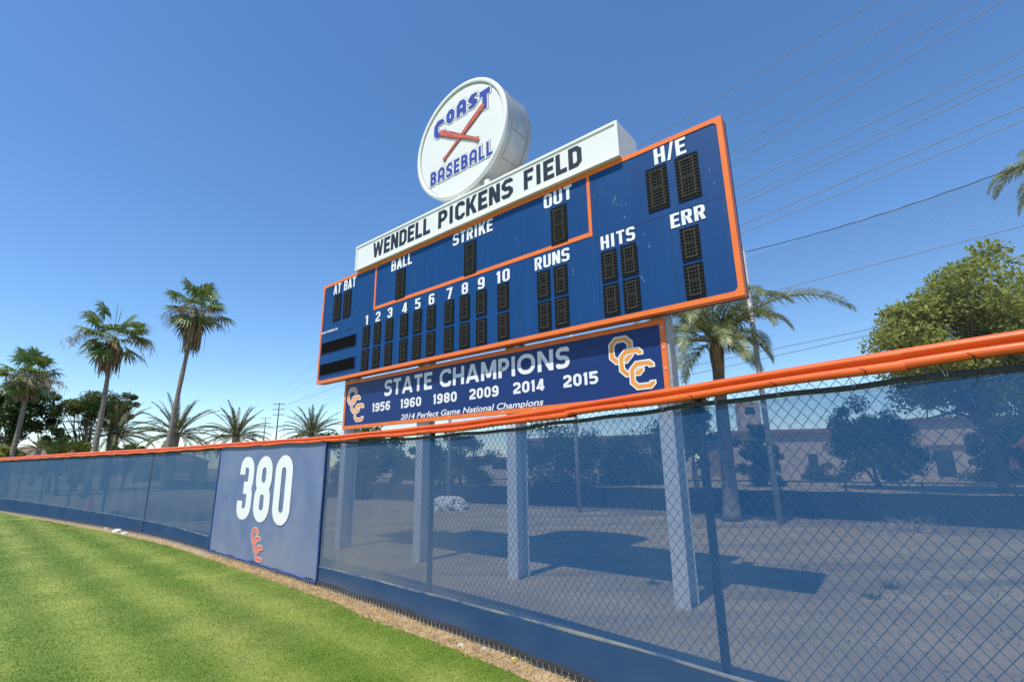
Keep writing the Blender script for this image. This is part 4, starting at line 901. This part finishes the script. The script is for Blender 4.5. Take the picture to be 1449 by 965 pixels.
WIRES = [((965, 170), (1240, 3), 20.0, -1.2), ((1049, 163.8), (1318, 0), 20.0, 0), ((1049, 207), (1382, 0), 18.5, 1.2), ((1049, 225), (1422, 0), 18.5, -1.2), ((1049, 262.4), (1284.8, 150), 17.0, 0), ((1049, 280.6), (1449, 93), 17.0, 1.2),
         ((1049, 289), (1351, 150), 15.5, .4), ((1049, 318.7), (1449, 151), 13.5, -1.4), ((1049, 330.3), (1449, 170.7), 13.5, 1.4), ((1071, 418.4), (1449, 319.7), 13.0, 14.0), ((1080, 497), (1246, 462.7), 9.0, 14.5), ((1114, 500), (1239, 472), 9.0, 15.2)]
WL = ['topmost power line crossing the upper right sky', 'second power line from the top at the upper right', 'third power line from the top at the upper right', 'fourth power line from the top at the upper right', 'fifth power line from the top at the upper right',
      'sixth power line from the top at the upper right', 'seventh power line, close below the sixth', 'eighth power line, above the lowest of the high group', 'lowest of the high group of power lines, just above the net rope',
      'single cable crossing the net below its top rope', 'upper of the two low cables right of the queen palm', 'lower of the two low cables right of the queen palm']
for (a, b, zA, off), lab in zip(WIRES, WL):
    s1, z1 = route(*a, off); s2, z2 = route(*b, off)
    A = np.array([[0, 0, 1], [s1*s1, s1, 1], [s2*s2, s2, 1]]); k = np.linalg.solve(A, [zA, z1, z2])
    if abs(k[0]) > .004:                         # keep the sag believable
        k = np.array([0.0012, 0, 0]); k[1] = ((z2-z1)-k[0]*(s2*s2-s1*s1))/(s2-s1); k[2] = z1-k[0]*s1*s1-k[1]*s1
    S = np.linspace(0, RL+22, 90); o = PA+RN*off; P = np.stack([o[0]+RU[0]*S, o[1]+RU[1]*S, k[0]*S*S+k[1]*S+k[2]], 1)
    mb = MB(); mb.tube(P, .018 if off < 5 else .026, 5); tag(mb.build('power_line', POWER), lab, 'power line', 'power lines beyond the scoreboard')
# ------------------------------------------------------------------ buildings
STUCCO = mat('pink_stucco', (.52, .40, .30), .95, (.45, .34, .25), scale=1.2, bump=.2, bscale=40)
STUCCO2 = mat('tan_stucco', (.50, .42, .34), .95, (.44, .36, .29), scale=1.2)
BRICKRED = mat('brick_red_panel', (.30, .09, .07), .9, (.23, .065, .05), scale=6)
ROOF = mat('brown_roof', (.23, .16, .12), .9, (.15, .10, .08), scale=5, stretch=(1, 1, 6))
TILE = mat('red_tile_roof', (.33, .15, .10), .9, (.22, .10, .07), scale=7)
GLASSDK = mat('dark_window', (.02, .025, .03), .15)
def building(name, label, px, Y, rz, parts, mt, roof, cat='building'):
    b = over(px, 640, Y); t = thing(name, tuple(b), label, cat, rz=rz)
    for nm, (x0, x1, y0, y1, z0, z1), mm in parts:
        mb = MB(); mb.box(x0, x1, y0, y1, z0, z1); mb.build(nm, mm, t)
    return t
rzb = R_(-12)
building('campus_building', 'low pink stucco building with tall square tower seen through the screen', 1255, 46, rzb,
         [('wall', (-14, 2.2, 0, 12, 0, 4.1), STUCCO), ('wall', (2.2, 16, -1.5, 12, 0, 4.9), STUCCO), ('roof', (-14.3, 2.2, -.4, 12.3, 4.1, 4.45), TILE), ('roof', (2.0, 16.3, -1.9, 12.3, 4.9, 5.1), TILE),
          ('tower', (-11.6, -9.7, 2, 4, 4.46, 7.4), STUCCO), ('tower_opening', (-11.1, -10.2, 1.96, 1.99, 6.2, 6.9), GLASSDK), ('door', (-6.6, -5.8, -.03, -.004, 0, 2.15), GLASSDK), ('doorway', (2.9, 4.3, -1.54, -1.504, 0, 2.2), GLASSDK),
          ('brick_panel', (7.4, 11.2, -1.56, -1.51, .4, 3.4), BRICKRED), ('brick_panel', (11.5, 16, -1.56, -1.51, .4, 2.7), BRICKRED), ('ledge', (2.25, 7.2, -1.75, -1.504, 2.7, 2.85), STUCCO), ('pilaster', (6.6, 7.1, -1.62, -1.51, 0, 2.69), STUCCO), ('pilaster', (2.3, 2.7, -1.60, -1.505, 0, 2.69), STUCCO)], STUCCO, TILE)
building('campus_building', 'pale flat stucco building seen through the screen left of the right-hand steel post', 850, 52, R_(-20),
         [('wall', (-8, 9, 0, 10, 0, 4.0), STUCCO2), ('roof', (-8.3, 9.3, -.5, 10.3, 4.0, 4.3), TILE), ('window', (-3, -1.2, -.03, -.004, 1.2, 2.4), GLASSDK), ('window', (3, 4.6, -.03, -.004, 1.2, 2.4), GLASSDK), ('door', (.3, 1.3, -.03, -.004, 0, 2.2), GLASSDK)], STUCCO2, TILE)
building('storage_building', 'long low pale building seen through the screen behind the crumpled tarp', 650, 75, R_(-8),
         [('wall', (-14, 12, 0, 6, 0, 2.3), STUCCO2), ('roof', (-14.3, 12.3, -.4, 6.3, 2.3, 2.6), ROOF), ('window', (-9, -7, -.03, -.004, .9, 1.8), GLASSDK), ('window', (-2, 0, -.03, -.004, .9, 1.8), GLASSDK), ('window', (5, 7, -.03, -.004, .9, 1.8), GLASSDK)], STUCCO2, ROOF)
def house(px, Y, W, D, hw, hr, rz, label):
    b = over(px, 640, Y); t = thing('house', tuple(b), label, 'house', 'houses beyond the outfield fence', rz)
    mb = MB(); mb.box(-W/2, W/2, 0, D, 0, hw); mb.build('wall', STUCCO2, t)
    mb = MB(); e = .5; z0, z1 = hw, hw+hr
    v = [(-W/2-e, -e, z0), (W/2+e, -e, z0), (W/2+e, D+e, z0), (-W/2-e, D+e, z0), (-W/2+1.5, D/2, z1), (W/2-1.5, D/2, z1)]
    mb.add(v, [(0, 1, 5, 4), (1, 2, 5), (2, 3, 4, 5), (3, 0, 4), (3, 2, 1, 0)]); rf = mb.build('roof', ROOF, t)
    mb = MB(); mb.box(W*.2, W*.2+.7, D/2-.35, D/2+.35, z1-.4, z1+.7); mb.build('chimney', STUCCO2, rf)
    for x in (-W*.3, W*.15):
        mb = MB(); mb.box(x, x+1.3, -.03, -.004, 1.0, 2.2); mb.build('window', GLASSDK, t)
    return t
house(40, 62, 9, 8, 3.0, 1.7, R_(20), 'house with brown pitched roof behind the bushes at the far left')
house(138, 66, 9, 8, 2.6, 1.5, R_(15), 'house with brown roof behind the trunk of the middle fan palm')
house(205, 72, 12, 8, 2.6, 1.2, R_(15), 'low roofed house between the middle and tallest fan palms')
# ------------------------------------------------------------------ small things on the dirt
def blob(mb, c, rx, ry, rz, seed, n=28, m_=16, rough=.3, pw=.6):
    rs = np.random.default_rng(seed); rings = []
    ph = rs.uniform(0, 6, 12)
    for i in range(m_+1):
        th_ = np.pi/2*i/m_; a = np.linspace(0, 2*np.pi, n, endpoint=False)
        d = 1+rough*(np.sin(a*3+ph[0]+th_*2)*.35+np.sin(a*5+ph[1]-th_*4)*.3+np.sin(a*9+ph[2]+th_*7)*.25+rs.normal(0, .16, n))
        rings.append(np.stack([c[0]+rx*np.cos(th_)**pw*np.cos(a)*d, c[1]+ry*np.cos(th_)**pw*np.sin(a)*d, c[2]+rz*np.sin(th_)*(1+rough*.5*np.sin(a*4+ph[3]+th_*5)*np.cos(th_))], 1))
    mb.loft(np.array(rings))
TARP = mat('silver_tarp', (.66, .66, .63), .5, (.50, .50, .47), scale=4, bump=1.0, bscale=7)
c = gnd(632, 721); mb = MB(); blob(mb, (0, 0, 0), .80, .5, .50, 5, 60, 22, .5, 1.0); o = mb.build('tarp', TARP); o.location = c; tag(o, 'crumpled silver white tarp heaped on the dirt behind the screen', 'tarp')
c = gnd(262, 731); mb = MB(); blob(mb, (0, 0, -.05), 2.6, 1.6, 1.0, 9, 40, 14, .16, .9); o = mb.build('dirt_mound', DIRT, None, True); o.location = c; tag(o, kind='structure')
def cone(px, py, label):
    t = thing('traffic_cone', tuple(gnd(px, py)), label, 'traffic cone', 'orange traffic cones behind the fence'); mb = MB(); mb.box(-.18, .18, -.18, .18, 0, .03); mb.build('base', CABLE, t)
    mb = MB(); mb.tube([(0, 0, .03), (0, 0, .4), (0, 0, .7)], [.13, .075, .03], 14); mb.build('cone_body', CAPORANGE, t)
cone(284, 733, 'orange traffic cone beside the dirt mound near the distance banner'); cone(126, 722, 'orange traffic cone farther off behind the dusty screen at the left')
BRUSH = mat('dry_brush', (.50, .42, .31), .95, (.33, .26, .18), scale=8)
def brush(px, py, w_, h_, n, label, seed, name='brush_pile'):
    rs = np.random.default_rng(seed); c = gnd(px, py); mb = MB()
    for k in range(n):
        p = np.array([rs.normal(0, w_*.4), rs.normal(0, w_*.25), rs.random()*h_*.4]); d = unit(rs.normal(size=3)*[1, .7, .45]+[0, 0, .3]); l = rs.uniform(.2, .6)*w_*.7
        mb.tube([p, p+d*l*.5+rs.normal(0, .02, 3), p+d*l+rs.normal(0, .05, 3)], [.006, .005, .002], 4, caps=False)
    o = mb.build(name, BRUSH); o.location = c; tag(o, label, 'brush')
brush(1285, 752, 1.0, .35, 170, 'pile of pale dry brush at the foot of the dark back fence', 61)
brush(870, 742, .8, .2, 60, 'small heap of dry twigs between the two right-hand posts and the back fence', 62)
brush(756, 740, .5, .7, 36, 'tall dry weed stalks beside the third steel post', 63, 'dry_weed')
WEED = leafmat('weed_green', (.12, .15, .05), (.06, .08, .03), 9)
for px, py, lab in ((925, 826, 'small green weed on the dirt left of the right-hand steel post'), (1262, 832, 'grey green weed on the open dirt right of the scoreboard shadow'), (1232, 845, 'flat pale weed on the dirt beside a larger one')):
    rs = np.random.default_rng(int(px)); mb = MB(); P = rs.normal(0, .07, (90, 2)); q = blades(P*.8, rs.uniform(.02, .12, 90), rs.uniform(.006, .014, 90), 0, 1.6); mb.quads(q); o = mb.build('weed', WEED); o.location = gnd(px, py); tag(o, lab, 'weed', 'weeds on the dirt')
# sparse grey-green weeds on the open dirt
rs = np.random.default_rng(91); cl = np.stack([rs.uniform(3.5, 10, 46), rs.uniform(3.6, 9.5, 46)], 1); cl = cl[(cl@np.array([.728, .685])) > 4.4]
P = np.vstack([c_+rs.normal(0, .14, (70, 2))*rs.uniform(.4, 1.8) for c_ in cl]); mb = MB(); mb.quads(blades(P, rs.uniform(.006, .045, len(P)), rs.uniform(.006, .014, len(P)), .002, 2.2))
tag(mb.build('sparse_weeds', mat('grey_green_weed', (.23, .23, .12), .9, (.15, .16, .08), scale=8)), 'sparse low grey green weeds over the open dirt behind the near screen', 'weeds', kind='stuff')
# dead leaves and chips strewn over the dirt
rs = np.random.default_rng(90); n = 9000
k = rs.integers(0, len(BP)-1, n); q = rs.random((n, 1)); P = BP[k]*(1-q)+BP[k+1]*q; P = P-np.array([.64, .77])*(np.abs(rs.normal(0, 1.0, (n, 1)))+.05)
m_ = 9000; A = np.stack([rs.uniform(-6, 9, m_), rs.uniform(3, 20, m_)], 1); A = A[(A@np.array([.728, .685])) > 3.9]; P = np.vstack([P, A]); n = len(P)
mb = MB(); mb.quads(blades(P, rs.uniform(.004, .03, n), rs.uniform(.010, .032, n), .003, 3.5))
tag(mb.build('leaf_litter', mat('dead_leaves', (.30, .20, .12), .95, (.12, .08, .05), scale=1.3)), 'dead leaves and wood chips strewn over the dirt behind the screen', 'leaf litter', kind='stuff')
# litter along the foot of the fence
PAPER = mat('white_paper', (.75, .75, .73), .8, (.6, .6, .58), scale=20); YLEAF = mat('yellow_leaf', (.62, .50, .10), .7, (.5, .4, .08), scale=20)
def litter(px, py, sz, mt_, lab, seed, grp=None):
    mb = MB(); blob(mb, (0, 0, 0), sz, sz*.7, sz*.7, seed, 12, 6, .5); o = mb.build('litter', mt_); o.location = gnd(px, py)+[0, 0, .004]; tag(o, lab, 'litter', grp)
for k, (px, py) in enumerate(((127.5, 742.5), (143, 745), (152, 748), (165.5, 752.5), (176, 755.5))):
    litter(px, py, .085+.03*(k == 3), PAPER, ['leftmost white paper scrap at the foot of the left fence', 'second white paper scrap from the left at the fence foot', 'middle white paper scrap of the five at the fence foot', 'largest white paper scrap at the foot of the left fence', 'rightmost white paper scrap of the five at the fence foot'][k], 70+k, 'white paper scraps along the fence')
litter(652, 914, .028, PAPER, 'small white crumpled scrap lying in the dry strip by the near fence', 81)
litter(686, 919, .026, mat('grey_scrap', (.5, .52, .55), .7), 'grey crumpled scrap right of the white one by the near fence', 82)
litter(728, 934, .034, YLEAF, 'yellow fallen leaf at the foot of the near fence', 83)
